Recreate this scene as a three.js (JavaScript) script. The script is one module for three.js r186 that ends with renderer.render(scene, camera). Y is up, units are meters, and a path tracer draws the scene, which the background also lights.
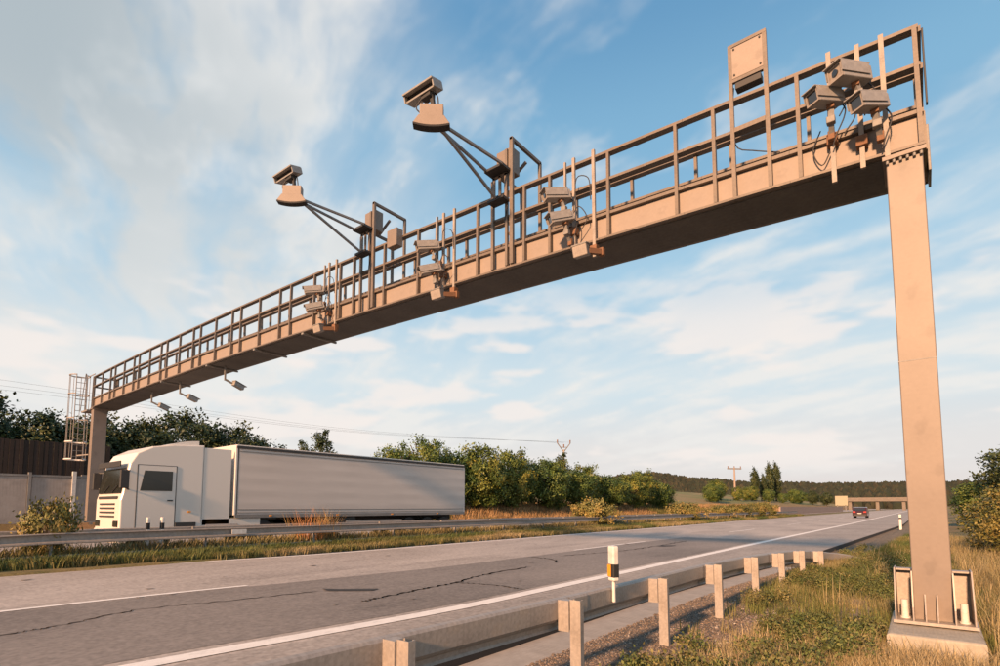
import * as THREE from 'three';
import { RoundedBoxGeometry } from 'three/addons/geometries/RoundedBoxGeometry.js';
import { mergeGeometries, mergeVertices } from 'three/addons/utils/BufferGeometryUtils.js';

// ---------------------------------------------------------------- camera, sky, sun, exposure
const scene = new THREE.Scene();
const camera = new THREE.PerspectiveCamera(63.6, 1000 / 666, 0.1, 6000);
camera.position.set(0, 1.62, 0);
camera.rotation.order = 'YXZ';
camera.rotation.set(THREE.MathUtils.degToRad(4.79), THREE.MathUtils.degToRad(38.26), 0);
camera.setViewOffset(1000, 666, 0, -129, 1000, 666);      // shifted lens: verticals nearly parallel
camera.updateProjectionMatrix();
scene.add(camera);

const renderer = new THREE.WebGLRenderer({ antialias: true });
renderer.toneMapping = THREE.LinearToneMapping;
renderer.toneMappingExposure = 1.85;
renderer.shadowMap.enabled = true;

const SUN_EL = 19 * Math.PI / 180, SUN_AZ = 5 * Math.PI / 180;   // low evening sun behind the viewer, along the road
const sunDir = new THREE.Vector3(Math.sin(SUN_AZ) * Math.cos(SUN_EL), Math.sin(SUN_EL), Math.cos(SUN_AZ) * Math.cos(SUN_EL));
const sun = new THREE.DirectionalLight(new THREE.Color().setRGB(1.0, 0.56, 0.30), 5.0);
sun.position.copy(sunDir).multiplyScalar(150).add(new THREE.Vector3(-15, 0, -30));
sun.target.position.set(-15, 0, -30);
sun.castShadow = true; sun.shadow.radius = 6;
sun.shadow.mapSize.set(4096, 4096);
Object.assign(sun.shadow.camera, { left: -90, right: 90, top: 60, bottom: -40, near: 1, far: 500 });
scene.add(sun, sun.target);

// ---------------------------------------------------------------- noise
function rng(seed) { let s = seed >>> 0; return () => { s = (s + 0x6D2B79F5) >>> 0; let t = Math.imul(s ^ (s >>> 15), 1 | s); t = (t + Math.imul(t ^ (t >>> 7), 61 | t)) ^ t; return ((t ^ (t >>> 14)) >>> 0) / 4294967296; }; }
const TAB = new Float32Array(65536); { const r = rng(7); for (let i = 0; i < 65536; i++) TAB[i] = r(); }
function vn(x, y, P = 256) {                                    // value noise, period P
  const xi = Math.floor(x), yi = Math.floor(y); let fx = x - xi, fy = y - yi;
  fx = fx * fx * fx * (fx * (fx * 6 - 15) + 10); fy = fy * fy * fy * (fy * (fy * 6 - 15) + 10);
  const m = (a) => ((a % P) + P) % P, x0 = m(xi), x1 = m(xi + 1), y0 = m(yi) << 8, y1 = m(yi + 1) << 8;
  const a = TAB[y0 + x0], b = TAB[y0 + x1], c = TAB[y1 + x0], d = TAB[y1 + x1];
  return a + (b - a) * fx + (c - a) * fy + (a - b - c + d) * fx * fy;
}
function fbm(x, y, oct = 5, P = 256) { let s = 0, a = 0.5, n = 0; for (let i = 0; i < oct; i++) { s += a * vn(x + i * 17, y + i * 31, P); n += a; a *= 0.5; x *= 2; y *= 2; P = Math.min(256, P * 2); } return s / n; }
const ss = (a, b, x) => { const t = Math.min(1, Math.max(0, (x - a) / (b - a))); return t * t * (3 - 2 * t); };
const mix = (a, b, t) => a + (b - a) * t;
const mix3 = (a, b, t) => [mix(a[0], b[0], t), mix(a[1], b[1], t), mix(a[2], b[2], t)];

// ---------------------------------------------------------------- sky: evening air with cirrus and a few low puffs
{
  const SKY = 0.71, W = 2048, H = 1024, data = new Float32Array(W * H * 4);
  const lerpStops = (st, e) => { for (let i = 1; i < st.length; i++) if (e <= st[i][0]) { const t = (e - st[i - 1][0]) / (st[i][0] - st[i - 1][0]); return mix3(st[i - 1][1], st[i][1], t * t * (3 - 2 * t)); } return st[st.length - 1][1]; };
  const air = [[-90, [0.30, 0.27, 0.24]], [-2, [0.42, 0.39, 0.37]], [0, [0.60, 0.545, 0.52]], [5, [0.60, 0.585, 0.575]], [12, [0.50, 0.585, 0.63]], [22, [0.31, 0.475, 0.60]], [33, [0.18, 0.355, 0.515]], [46, [0.105, 0.25, 0.42]], [60, [0.06, 0.175, 0.33]], [90, [0.05, 0.15, 0.29]]];
  const fr = (x, y, oct, g) => { let t = 0, a = 1, n = 0; for (let i = 0; i < oct; i++) { t += a * vn(x + i * 13.7, y + i * 29.3); n += a; a *= g; const xx = x * 1.62 - y * 1.18, yy = x * 1.18 + y * 1.62; x = xx; y = yy; } return t / n; };
  const fs = (x, y, oct, g) => { let t = 0, a = 1, n = 0; for (let i = 0; i < oct; i++) { t += a * vn(x + i * 13.7, y + i * 29.3); n += a; a *= g; x *= 2.03; y *= 2.03; } return t / n; };
  for (let j = 0; j < H; j++) {
    const el = (((j + 0.5) / H) - 0.5) * Math.PI, sy = Math.sin(el), cy = Math.cos(el), eld = el * 180 / Math.PI;
    const base = lerpStops(air, eld);
    for (let i = 0; i < W; i++) {
      const th = ((i + 0.5) / W - 0.5) * 2 * Math.PI, dx = Math.cos(th) * cy, dz = Math.sin(th) * cy;
      let c = base;
      if (eld > -1) {
        const k = 1 / (Math.max(0, sy) + 0.10), px = dx * k, pz = dz * k;         // cloud layer coordinates
        const ca = Math.cos(0.32), sa = Math.sin(0.32);                            // the streaks all run one way with the wind
        const w1 = fr(px * 0.9 + 3, pz * 0.9 + 9, 4, 0.5) - 0.5, w2 = fr(px * 2.4 + 40, pz * 2.4 + 7, 4, 0.5) - 0.5;
        const u = px * ca + pz * sa + w1 * 0.30, v = -px * sa + pz * ca + w1 * 0.34 + w2 * 0.12;
        const az = Math.atan2(dx, -dz) * 180 / Math.PI;                            // 0 = down the road, negative = left
        const bank = ss(-40, -58, az + w1 * 30 + w2 * 16) * (0.75 + 0.25 * ss(-180, -120, az));   // a broad bank of thin cloud over the far side
        const body = fr(u * 0.75 + 21, v * 1.15 + 5, 6, 0.56), fib = fs(u * 1.1 + 60, v * 5.2 + 20, 6, 0.6), curd = fr(u * 3.2 + 9, v * 4.4 + 33, 6, 0.62);
        const low = ss(22, 9, eld);
        let d = ss(0.42, 0.71, body * 0.52 + fib * 0.30 + curd * 0.24 - 0.025 + bank * 0.13 + low * 0.03);
        d = d * (0.55 + 0.9 * fib * curd * 1.6); d = Math.max(d, bank * (0.30 + 0.55 * body) * ss(0.2, 0.7, fib * 0.5 + body * 0.6));
        d = Math.max(d, 0.60 * ss(0.42, 0.70, fib * 0.5 + curd * 0.5 + (body - 0.5) * 0.35));
        d = Math.min(0.96, d * (0.72 + 0.56 * fib)) * ss(-1, 8, eld);
        const thick = ss(0.32, 0.60, fr(u * 1.5 + 97, v * 2.6 + 15, 6, 0.6)) * ss(-46, -76, az + w2 * 30) * ss(4, 36, eld);
        const lit = mix3([0.655, 0.645, 0.625], [0.215, 0.275, 0.31], Math.min(1, thick * 0.40 + 0.26 * ss(-64, -82, az) * ss(12, 34, eld)));
        c = mix3(c, lit, d * 0.92);
        const wx = w1, wy = w2;
        // small low cumulus with pinkish tops
        if (eld > 2 && eld < 26) {
          const q = 1 / (Math.max(0, sy) + 0.05);
          const pf = fbm(dx * q * 1.5 + wx * 0.5 + 20, dz * q * 1.5 + 50 + wy * 0.4, 5), band = fbm(az * 0.11 + 5, eld * 0.42 + 3, 5);
          const p = ss(0.565, 0.68, band * 0.66 + pf * 0.40) * ss(2, 5, eld) * ss(26, 17, eld);
          c = mix3(c, [0.71, 0.655, 0.62], p * 0.8);
        }
      }
      const o = (j * W + i) * 4; data[o] = c[0] * SKY; data[o + 1] = c[1] * SKY; data[o + 2] = c[2] * SKY; data[o + 3] = 1;
    }
  }
  const t = new THREE.DataTexture(data, W, H, THREE.RGBAFormat, THREE.FloatType);
  t.mapping = THREE.EquirectangularReflectionMapping; t.magFilter = t.minFilter = THREE.LinearFilter; t.wrapS = THREE.RepeatWrapping; t.needsUpdate = true;
  scene.background = t; scene.environment = t;
}

// ---------------------------------------------------------------- helpers
function tex(size, fn, srgb = false) {
  const d = new Uint8Array(size * size * 4);
  for (let j = 0; j < size; j++) for (let i = 0; i < size; i++) {
    const c = fn(i / size, j / size), o = (j * size + i) * 4;
    for (let k = 0; k < 3; k++) { let q = Array.isArray(c) ? c[k] : c; q = Math.min(1, Math.max(0, q)); if (srgb) q = q <= 0.0031308 ? q * 12.92 : 1.055 * Math.pow(q, 1 / 2.4) - 0.055; d[o + k] = q * 255; }
    d[o + 3] = 255;
  }
  const t = new THREE.DataTexture(d, size, size); t.wrapS = t.wrapT = THREE.RepeatWrapping; t.magFilter = THREE.LinearFilter; t.minFilter = THREE.LinearMipmapLinearFilter; t.generateMipmaps = true; t.anisotropy = 8;
  if (srgb) t.colorSpace = THREE.SRGBColorSpace; t.needsUpdate = true; return t;
}
function rep(t, r) { const c = t.clone(); c.repeat.set(r, r); c.needsUpdate = true; return c; }
const V = (x, y, z) => new THREE.Vector3(x, y, z);
function metreUV(g) {                                             // box-mapped uv in metres of the piece itself
  const p = g.attributes.position, n = g.attributes.normal, uv = new Float32Array(p.count * 2);
  for (let i = 0; i < p.count; i++) {
    const ax = Math.abs(n.getX(i)), ay = Math.abs(n.getY(i)), az = Math.abs(n.getZ(i));
    if (ay >= ax && ay >= az) { uv[2 * i] = p.getX(i); uv[2 * i + 1] = p.getZ(i); }
    else if (ax >= az) { uv[2 * i] = p.getZ(i); uv[2 * i + 1] = p.getY(i); }
    else { uv[2 * i] = p.getX(i); uv[2 * i + 1] = p.getY(i); }
  }
  g.setAttribute('uv', new THREE.BufferAttribute(uv, 2)); return g;
}
function clean(g) { g = g.index ? g.toNonIndexed() : g; for (const k of Object.keys(g.attributes)) if (!['position', 'normal', 'uv'].includes(k)) g.deleteAttribute(k); return g; }
const bx = (w, h, d, x = 0, y = 0, z = 0) => metreUV(clean(new THREE.BoxGeometry(w, h, d)).translate(x, y, z));
const rbx = (w, h, d, x = 0, y = 0, z = 0, r = 0.02, s = 2) => metreUV(clean(new RoundedBoxGeometry(w, h, d, s, r)).translate(x, y, z));
function bar(a, b, w, h, up = V(0, 1, 0)) {                        // box bar from a to b
  const d = b.clone().sub(a), L = d.length(); d.normalize();
  let s = new THREE.Vector3().crossVectors(up, d); if (s.lengthSq() < 1e-6) s = V(1, 0, 0); s.normalize();
  const u = new THREE.Vector3().crossVectors(d, s), m = new THREE.Matrix4().makeBasis(s, u, d).setPosition(a.clone().add(b).multiplyScalar(0.5));
  return bx(w, h, L).applyMatrix4(m);
}
const cyl = (r0, r1, h, x = 0, y = 0, z = 0, n = 14) => clean(new THREE.CylinderGeometry(r0, r1, h, n)).translate(x, y, z);
function tube(pts, r, seg = 16, n = 5) { return clean(new THREE.TubeGeometry(new THREE.CatmullRomCurve3(pts), seg, r, n)); }
const used = {};
function numbered(n) { if (!(n in used)) { used[n] = 0; return n; } used[n]++; return n + '_' + String(used[n]).padStart(3, '0'); }
function mesh(name, g, m, parent = scene) {
  if (Array.isArray(g)) g = g.length > 1 ? mergeGeometries(g.map(clean)) : g[0];
  const o = new THREE.Mesh(g, m); o.name = parent === scene ? numbered(name) : name; o.castShadow = o.receiveShadow = true; parent.add(o); return o;
}
function thing(name, label, category, x = 0, y = 0, z = 0, turn = 0, group) {
  const o = new THREE.Group(); o.name = numbered(name); o.position.set(x, y, z); o.rotation.y = turn; o.userData = { label, category }; if (group) o.userData.group = group; scene.add(o); return o;
}
function tag(o, label, category, group) { o.userData.label = label; o.userData.category = category; if (group) o.userData.group = group; return o; }
function structure(o, label, category) { o.userData.kind = 'structure'; if (label) { o.userData.label = label; o.userData.category = category; } return o; }
function stuff(o, label, category) { o.userData.kind = 'stuff'; if (label) { o.userData.label = label; o.userData.category = category; } return o; }
function dup(root, x, y, z, turn, label, group) { const c = root.clone(); c.userData = JSON.parse(JSON.stringify(root.userData)); c.name = numbered(root.name.replace(/_\d\d\d$/, '')); c.position.set(x, y, z); c.rotation.y = turn; if (label) c.userData.label = label; if (group) c.userData.group = group; scene.add(c); return c; }

// ---------------------------------------------------------------- materials
const C = (r, g, b) => new THREE.Color().setRGB(r, g, b);
const grainT = tex(512, (u, v) => { const f = fbm(u * 8, v * 8, 5, 8), g = vn(u * 128, v * 128, 128), s = fbm(u * 64, v * 4, 3, 4); const k = 0.70 + 0.30 * f + 0.10 * (g - 0.5) + 0.14 * (s - 0.5); return [k, k * 0.99, k * 0.975]; }, true);
const bumpT = tex(512, (u, v) => 0.5 * vn(u * 128, v * 128, 128) + 0.5 * fbm(u * 16, v * 16, 4, 16));
const spangleT = tex(512, (u, v) => { const a = vn(u * 40, v * 40, 40), b = vn(u * 90 + 3, v * 90, 90), f = fbm(u * 5, v * 5, 4, 5); const st = fbm(u * 30, v * 2, 3, 2); const k = 0.66 + 0.16 * a + 0.10 * b + 0.22 * (f - 0.5) + 0.16 * (st - 0.5); const rust = ss(0.60, 0.78, f + 0.15 * (b - 0.5)) * 0.25; return [k, k * (1 - 0.12 * rust), k * (1 - 0.28 * rust)]; }, true);
const paintT = tex(512, (u, v) => { const f = fbm(u * 6, v * 6, 5, 6); const k = 0.86 + 0.16 * (f - 0.5) + 0.05 * (vn(u * 60, v * 60, 60) - 0.5) - 0.10 * ss(0.62, 0.8, fbm(u * 9 + 4, v * 9, 4, 9)); return [k, k * 0.985, k * 0.965]; }, true);
function mat(r, g, b, rough = 0.6, metal = 0, opt = {}) { return new THREE.MeshStandardMaterial({ color: C(r, g, b), roughness: rough, metalness: metal, ...opt }); }
const M = {
  paint: mat(0.215, 0.180, 0.155, 0.5, 0, { map: rep(paintT, 0.6), bumpMap: rep(bumpT, 2), bumpScale: 0.0003 }),
  fascia: mat(0.305, 0.258, 0.225, 0.6, 0, { map: rep(paintT, 0.6) }),
  galv: mat(0.40, 0.36, 0.325, 0.48, 0.15, { map: rep(spangleT, 1.2) }),
  galvDull: mat(0.27, 0.262, 0.252, 0.62, 0.1, { map: rep(spangleT, 0.8) }),
  railing: mat(0.185, 0.155, 0.13, 0.55, 0.1, { map: rep(spangleT, 1.1) }),
  rust: mat(0.22, 0.115, 0.065, 0.85, 0, { map: rep(grainT, 3) }),
  post: mat(0.36, 0.32, 0.285, 0.62, 0.0, { map: rep(spangleT, 2.0) }),
  undersideShade: mat(0.125, 0.12, 0.115, 0.8, 0, { map: rep(spangleT, 0.6) }),  // beam underside: shade under the beam is put into this dark colour
  dark: mat(0.03, 0.03, 0.03, 0.6), black: mat(0.012, 0.012, 0.013, 0.7), rubber: mat(0.018, 0.018, 0.018, 0.85),
  camBody: mat(0.31, 0.302, 0.295, 0.45, 0.05, { map: rep(grainT, 2.5) }),
  lens: new THREE.MeshPhysicalMaterial({ color: C(0.01, 0.01, 0.012), roughness: 0.12, clearcoat: 1 }),
  white: mat(0.68, 0.665, 0.64, 0.5, 0, { map: rep(grainT, 2) }),
  concrete: mat(0.40, 0.37, 0.31, 0.9, 0, { map: rep(grainT, 1.7), bumpMap: rep(bumpT, 2.5), bumpScale: 0.002 }),
  gutter: mat(0.40, 0.365, 0.325, 0.9, 0, { map: rep(grainT, 0.9), bumpMap: rep(bumpT, 2.5), bumpScale: 0.0012 }),
  cable: mat(0.025, 0.025, 0.028, 0.6),
  amber: mat(0.72, 0.28, 0.02, 0.35), lineWhite: mat(0.88, 0.86, 0.83, 0.75, 0, { map: rep(paintT, 1.3) }),
  tar: mat(0.028, 0.026, 0.025, 0.8), crackM: mat(0.17, 0.15, 0.135, 0.9),
};

// ---------------------------------------------------------------- ground
const edgeX = (z) => z > -9 ? -4.07 : z > -24 ? mix(-4.07, -3.05, ss(-9, -24, z)) : z > -62 ? mix(-3.05, -1.7, (-24 - z) / 38) : -1.7;
const leftLine = (z) => -16.35 - 1.15 * ss(-12, -2, z) - 0.9 * ss(-40, -85, z);
function ground(x, z) {
  if (x > -4.2 && x < 400) {
    let y = x < -2.2 ? -0.03 : 0;
    y += 0.05 * (fbm(x * 0.9 + 5, z * 0.9 + 5, 3) - 0.5) * ss(-2.6, -1.6, x);
    y += 1.9 * ss(2.2, 11, x) * ss(-18, -50, z) + 5 * ss(12, 80, x) * ss(-30, -90, z);
    y -= 0.16 * ss(-24, -40, z) * ss(-1.2, 0.5, x) * ss(5, 1, x);
    if (x < edgeX(z) + 0.72) y = -0.16;
    return y;
  }
  if (x < -16.9 && x > -20.6) return 0.03 + 0.05 * fbm(x * 0.8, z * 0.8, 3);
  if (x < -33.2) {
    let y = 1.5 * ss(-33.6, -38.5, x) + 0.12 * fbm(x * 0.3, z * 0.3, 3) + 1.3 * ss(-40, -60, x);
    y += ss(-38, -110, x) * ss(-50, -170, z) * 7;
    return y;
  }
  return -0.2;
}
{
  const xs = [], zs = [];
  const push = (a, b, s, arr) => { for (let q = a; q < b - 1e-6; q += s) arr.push(q); };
  push(-2500, -600, 190, xs); push(-600, -120, 24, xs); push(-120, -60, 3, xs); push(-60, -33, 0.7, xs); push(-33, -21, 3, xs); push(-21, -16, 0.25, xs); push(-16, -4.4, 2.9, xs); push(-4.4, 5, 0.12, xs); push(5, 40, 1.2, xs); push(40, 200, 16, xs); push(200, 2600, 200, xs);
  push(-2600, -600, 200, zs); push(-600, -180, 14, zs); push(-180, -60, 2, zs); push(-60, -20, 0.6, zs); push(-20, 4, 0.22, zs); push(4, 40, 2, zs); push(40, 200, 20, zs); push(200, 1401, 200, zs);
  const nx = xs.length, nz = zs.length, pos = new Float32Array(nx * nz * 3), col = new Float32Array(nx * nz * 3), uv = new Float32Array(nx * nz * 2), idx = [];
  for (let j = 0; j < nz; j++) for (let i = 0; i < nx; i++) {
    const x = xs[i], z = zs[j], o = j * nx + i;
    pos.set([x, ground(x, z), z], o * 3); uv.set([x, z], o * 2);
    const n1 = fbm(x * 0.35 + 9, z * 0.35 + 4, 4), n2 = fbm(x * 1.7, z * 1.7, 4), n3 = fbm(x * 0.05 + 3, z * 0.03 + 8, 4);
    let c;
    if (x > -4.2) {
      c = mix3([0.085, 0.088, 0.030], [0.21, 0.155, 0.075], ss(0.38, 0.62, n1 * 0.6 + n2 * 0.4));
      const path = ss(0.42, 0.15, Math.abs(x + 0.75 + 0.25 * (n1 - 0.5) * 4 + (z + 10) * 0.02)) * ss(-5.5, -7.5, z) * ss(-24, -14, z);
      c = mix3(c, [0.30, 0.235, 0.165], path * (0.4 + 0.6 * ss(0.35, 0.6, n2)));
      const grav = ss(-1.0, -2.0, x + 0.9 * (n1 - 0.5) + 0.07 * (z + 6)) * ss(-26, -10, z + 6 * (n1 - 0.5));
      c = mix3(c, mix3([0.115, 0.092, 0.074], [0.19, 0.155, 0.125], n2), grav);
      const shoulder = ss(-1.0, -1.8, x - 0.028 * (-z - 24)) * ss(-16, -26, z);
      c = mix3(c, mix3([0.17, 0.135, 0.11], [0.24, 0.185, 0.14], n2), shoulder * 0.8);
      if (x > 3) c = mix3(c, [0.27, 0.20, 0.10], ss(3, 7, x) * 0.7);
    } else if (x > -30) c = mix3([0.10, 0.105, 0.03], [0.23, 0.17, 0.07], ss(0.35, 0.65, n1 * 0.5 + n2 * 0.5));
    else {
      c = mix3([0.24, 0.135, 0.06], [0.33, 0.20, 0.095], n2);
      c = mix3(c, [0.10, 0.115, 0.035], ss(0.45, 0.6, n1) * 0.45);
      if (x < -42) c = mix3(c, n3 > 0.5 ? [0.16, 0.19, 0.05] : [0.26, 0.21, 0.09], ss(-42, -56, x) * 0.85);
    }
    col.set(c, o * 3);
  }
  for (let j = 0; j < nz - 1; j++) for (let i = 0; i < nx - 1; i++) { const a = j * nx + i, b = a + 1, c = a + nx, d = c + 1; idx.push(a, c, b, b, c, d); }
  const g = new THREE.BufferGeometry(); g.setAttribute('position', new THREE.BufferAttribute(pos, 3)); g.setAttribute('color', new THREE.BufferAttribute(col, 3)); g.setAttribute('uv', new THREE.BufferAttribute(uv, 2)); g.setIndex(idx); g.computeVertexNormals();
  const soilT = tex(1024, (u, v) => { const a = fbm(u * 24, v * 24, 5, 24), b = vn(u * 200, v * 200, 200), k = 0.45 + 0.7 * a + 0.35 * (b - 0.5); return [k, k, k * 0.96]; }, true);
  const m = new THREE.MeshStandardMaterial({ vertexColors: true, roughness: 1, map: rep(soilT, 0.45), bumpMap: rep(bumpT, 1.6), bumpScale: 0.006 });
  structure(mesh('ground', g, m), 'grassy ground with gravel verge and dry banks beside the motorway', 'ground');
}

// strips of road laid along z
const zNear = 60, zFar = -900;
function zsteps(near = zNear, far = zFar) { const a = []; let z = near; while (z > far) { a.push(z); z -= z > 6 ? 8 : z > -30 ? 0.75 : z > -100 ? 3 : 25; } a.push(far); return a; }
function strip(fl, fr, y, near, far) {                            // ribbon between x=fl(z) and x=fr(z), faces up
  const z = zsteps(near, far), p = [], uv = [], n = [], idx = [];
  z.forEach((q, i) => { const l = fl(q), r = fr(q), h = typeof y === 'function' ? y(q) : y; p.push(l, h, q, r, h, q); uv.push(l, q, r, q); n.push(0, 1, 0, 0, 1, 0); if (i) { const a = 2 * i - 2; idx.push(a, a + 1, a + 2, a + 1, a + 3, a + 2); } });
  const g = new THREE.BufferGeometry(); g.setAttribute('position', new THREE.Float32BufferAttribute(p, 3)); g.setAttribute('normal', new THREE.Float32BufferAttribute(n, 3)); g.setAttribute('uv', new THREE.Float32BufferAttribute(uv, 2)); g.setIndex(idx); return g;
}
const asphaltT = tex(2048, (u, v) => {
  const big = fbm(u * 5, v * 3, 5, 3), f = vn(u * 400, v * 400, 200), f2 = vn(u * 190 + 5, v * 190, 190), lane = fbm(u * 14, v * 1, 4, 1);
  const st = ss(0.66, 0.85, fbm(u * 30 + 3, v * 8, 4, 8));
  let k = 0.66 + 0.32 * (big - 0.5) + 0.17 * (f - 0.5) + 0.20 * (f2 - 0.5) + 0.22 * (lane - 0.5) - 0.10 * st; return [k, k * 0.965, k * 0.93];
}, true);
const asphalt = new THREE.MeshStandardMaterial({ color: C(0.58, 0.535, 0.50), map: rep(asphaltT, 0.085), bumpMap: rep(bumpT, 2.2), bumpScale: 0.0013, roughness: 0.86 });
const asphaltDark = asphalt.clone(); asphaltDark.color = C(0.31, 0.287, 0.27);
const asphaltPale = asphalt.clone(); asphaltPale.color = C(0.49, 0.455, 0.425);
{
  const r = mesh('road', strip((z) => leftLine(z) - 0.5, (z) => edgeX(z), 0, zNear, zFar), asphalt); structure(r, 'worn grey carriageway of the motorway with white markings', 'road');
  // thickness of the surfacing along the verge: a real step down to the gutter
  const z = zsteps(), p = [], n = [], uv = [], idx = [];
  z.forEach((q, i) => { const x = edgeX(q); p.push(x, 0, q, x, -0.2, q); n.push(1, 0, 0, 1, 0, 0); uv.push(q, 0, q, -0.2); if (i) { const a = 2 * i - 2; idx.push(a, a + 1, a + 2, a + 1, a + 3, a + 2); } });
  const g = new THREE.BufferGeometry(); g.setAttribute('position', new THREE.Float32BufferAttribute(p, 3)); g.setAttribute('normal', new THREE.Float32BufferAttribute(n, 3)); g.setAttribute('uv', new THREE.Float32BufferAttribute(uv, 2)); g.setIndex(idx);
  mesh('surfacing_edge', g, M.tar, r);
  mesh('lane_surfacing', strip((z) => -10.28 - 0.9 * ss(-12, -2, z), (z) => -6.28 - 0.48 * ss(-7.5, -0.8, z), 0.004, zNear, -29), asphaltDark, r);
  mesh('shoulder_surfacing', strip((z) => -5.72 - 0.48 * ss(-7.5, -0.8, z) + 0.35 * ss(-25, -90, z), (z) => edgeX(z) - 0.01, 0.004, zNear, zFar), asphaltPale, r);
  mesh('edge_line', strip((z) => -6.10 - 0.48 * ss(-7.5, -0.8, z) + 0.35 * ss(-25, -90, z), (z) => -5.82 - 0.48 * ss(-7.5, -0.8, z) + 0.35 * ss(-25, -90, z), 0.009, zNear, zFar), M.lineWhite, r);
  mesh('edge_line', strip((z) => leftLine(z) - 0.12, (z) => leftLine(z) + 0.12, 0.006, zNear, zFar), M.lineWhite, r);
  for (let z = 0.1; z > -420; z -= 18.6) mesh('lane_line', strip((q) => -10.42 - 0.9 * ss(-12, -2, q) + 0.5 * ss(-22, -40, q) - 0.075, (q) => -10.42 - 0.9 * ss(-12, -2, q) + 0.5 * ss(-22, -40, q) + 0.075, 0.010, z + 0.8, z - 5.7), M.lineWhite, r);
  const rs = rng(404); for (let i = 0; i < 46; i++) { const x = -6.6 - rs() * 9.5, z = -2.5 - rs() * 26, a = 0.02 + 0.05 * rs(), n = 7, sp = []; for (let k = 0; k < n; k++) { const t = k / n * 6.283, q = a * (0.5 + rs()); sp.push(new THREE.Vector2(x + Math.cos(t) * q, -z + Math.sin(t) * q * 1.6)); } mesh('asphalt_fret', clean(new THREE.ShapeGeometry(new THREE.Shape(sp))).rotateX(-Math.PI / 2).translate(0, 0.0135, 0), M.crackM, r); }
  // the opposite carriageway
  const o = mesh('opposite_road', strip(() => -33.0, () => -20.5, 0.10, zNear, zFar), asphalt); structure(o, 'far carriageway of the motorway beyond the median barrier', 'road');
  mesh('edge_line', strip(() => -21.05, () => -20.85, 0.106, zNear, zFar), M.lineWhite, o);
  mesh('edge_line', strip(() => -29.9, () => -29.65, 0.106, zNear, zFar), M.lineWhite, o);
  for (let z = 10; z > -300; z -= 12.6) mesh('lane_line', strip(() => -25.45, () => -25.3, 0.106, z, z - 5.6), M.lineWhite, o);
  // gutter slab below the step
  const gt = mesh('gutter', strip((z) => edgeX(z), (z) => edgeX(z) + 0.74, -0.10, zNear, -17.4), M.gutter); structure(gt, 'pale concrete gutter between road edge and gravel', 'gutter');
  // cracks and tar repairs in the surface
  const crack = (pts, w, m, name) => {
    const c = new THREE.CatmullRomCurve3(pts.map(([x, z]) => V(x, 0.012, z))), N = pts.length * 14, P = [], I = [], Nn = [], U = []; const r1 = rng(pts.length * 97 + Math.floor(-pts[0][1] * 13));
    for (let i = 0; i <= N; i++) { const q = c.getPoint(i / N), t = c.getTangent(i / N); const jx = (r1() - 0.5) * 0.09, ww = w * (0.35 + 0.9 * r1()) * (i === 0 || i === N ? 0.2 : 1); const sx = -t.z, sz = t.x; P.push(q.x + sx * (ww + jx), 0.012, q.z + sz * (ww + jx), q.x + sx * (jx - ww), 0.012, q.z + sz * (jx - ww)); Nn.push(0, 1, 0, 0, 1, 0); U.push(0, 0, 0, 0); if (i) { const a = 2 * i - 2; I.push(a, a + 1, a + 2, a + 1, a + 3, a + 2); } }
    const g2 = new THREE.BufferGeometry(); g2.setAttribute('position', new THREE.Float32BufferAttribute(P, 3)); g2.setAttribute('normal', new THREE.Float32BufferAttribute(Nn, 3)); g2.setAttribute('uv', new THREE.Float32BufferAttribute(U, 2)); g2.setIndex(I); mesh(name, g2, m, r);
  };
  crack([[-9.0, 1.5], [-9.24, -1.54], [-9.36, -2.16], [-9.81, -3.27], [-9.52, -4.53], [-9.25, -6.1]], 0.018, M.crackM, 'crack');
  crack([[-7.66, -5.9], [-7.72, -6.4], [-7.85, -7.42], [-7.98, -8.56], [-8.32, -9.78], [-8.49, -12.07]], 0.03, M.crackM, 'crack');
  crack([[-7.98, -8.6], [-7.4, -8.75], [-6.95, -8.81], [-6.3, -8.7]], 0.022, M.crackM, 'crack');
  crack([[-10.17, -14.47], [-9.4, -14.3], [-8.9, -14.0], [-8.5, -13.4]], 0.03, M.crackM, 'crack');
  crack([[-9.6, -15.2], [-8.9, -18.2], [-8.8, -21.0], [-9.0, -26]], 0.025, M.crackM, 'crack');
  const patch = (pts, name) => { const s = new THREE.Shape(pts.map(([x, z]) => new THREE.Vector2(x, -z))); const g3 = clean(new THREE.ShapeGeometry(s)).rotateX(-Math.PI / 2).translate(0, 0.014, 0); mesh(name, g3, M.tar, r); };
  patch([[-9.45, -6.3], [-9.1, -6.21], [-8.46, -6.74], [-8.53, -6.95], [-8.6, -6.98], [-9.1, -6.5]], 'tar_patch');
  patch([[-8.85, -21.6], [-8.5, -21.5], [-8.2, -22.2], [-8.35, -22.5], [-8.75, -22.2]], 'tar_patch');
}

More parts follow.
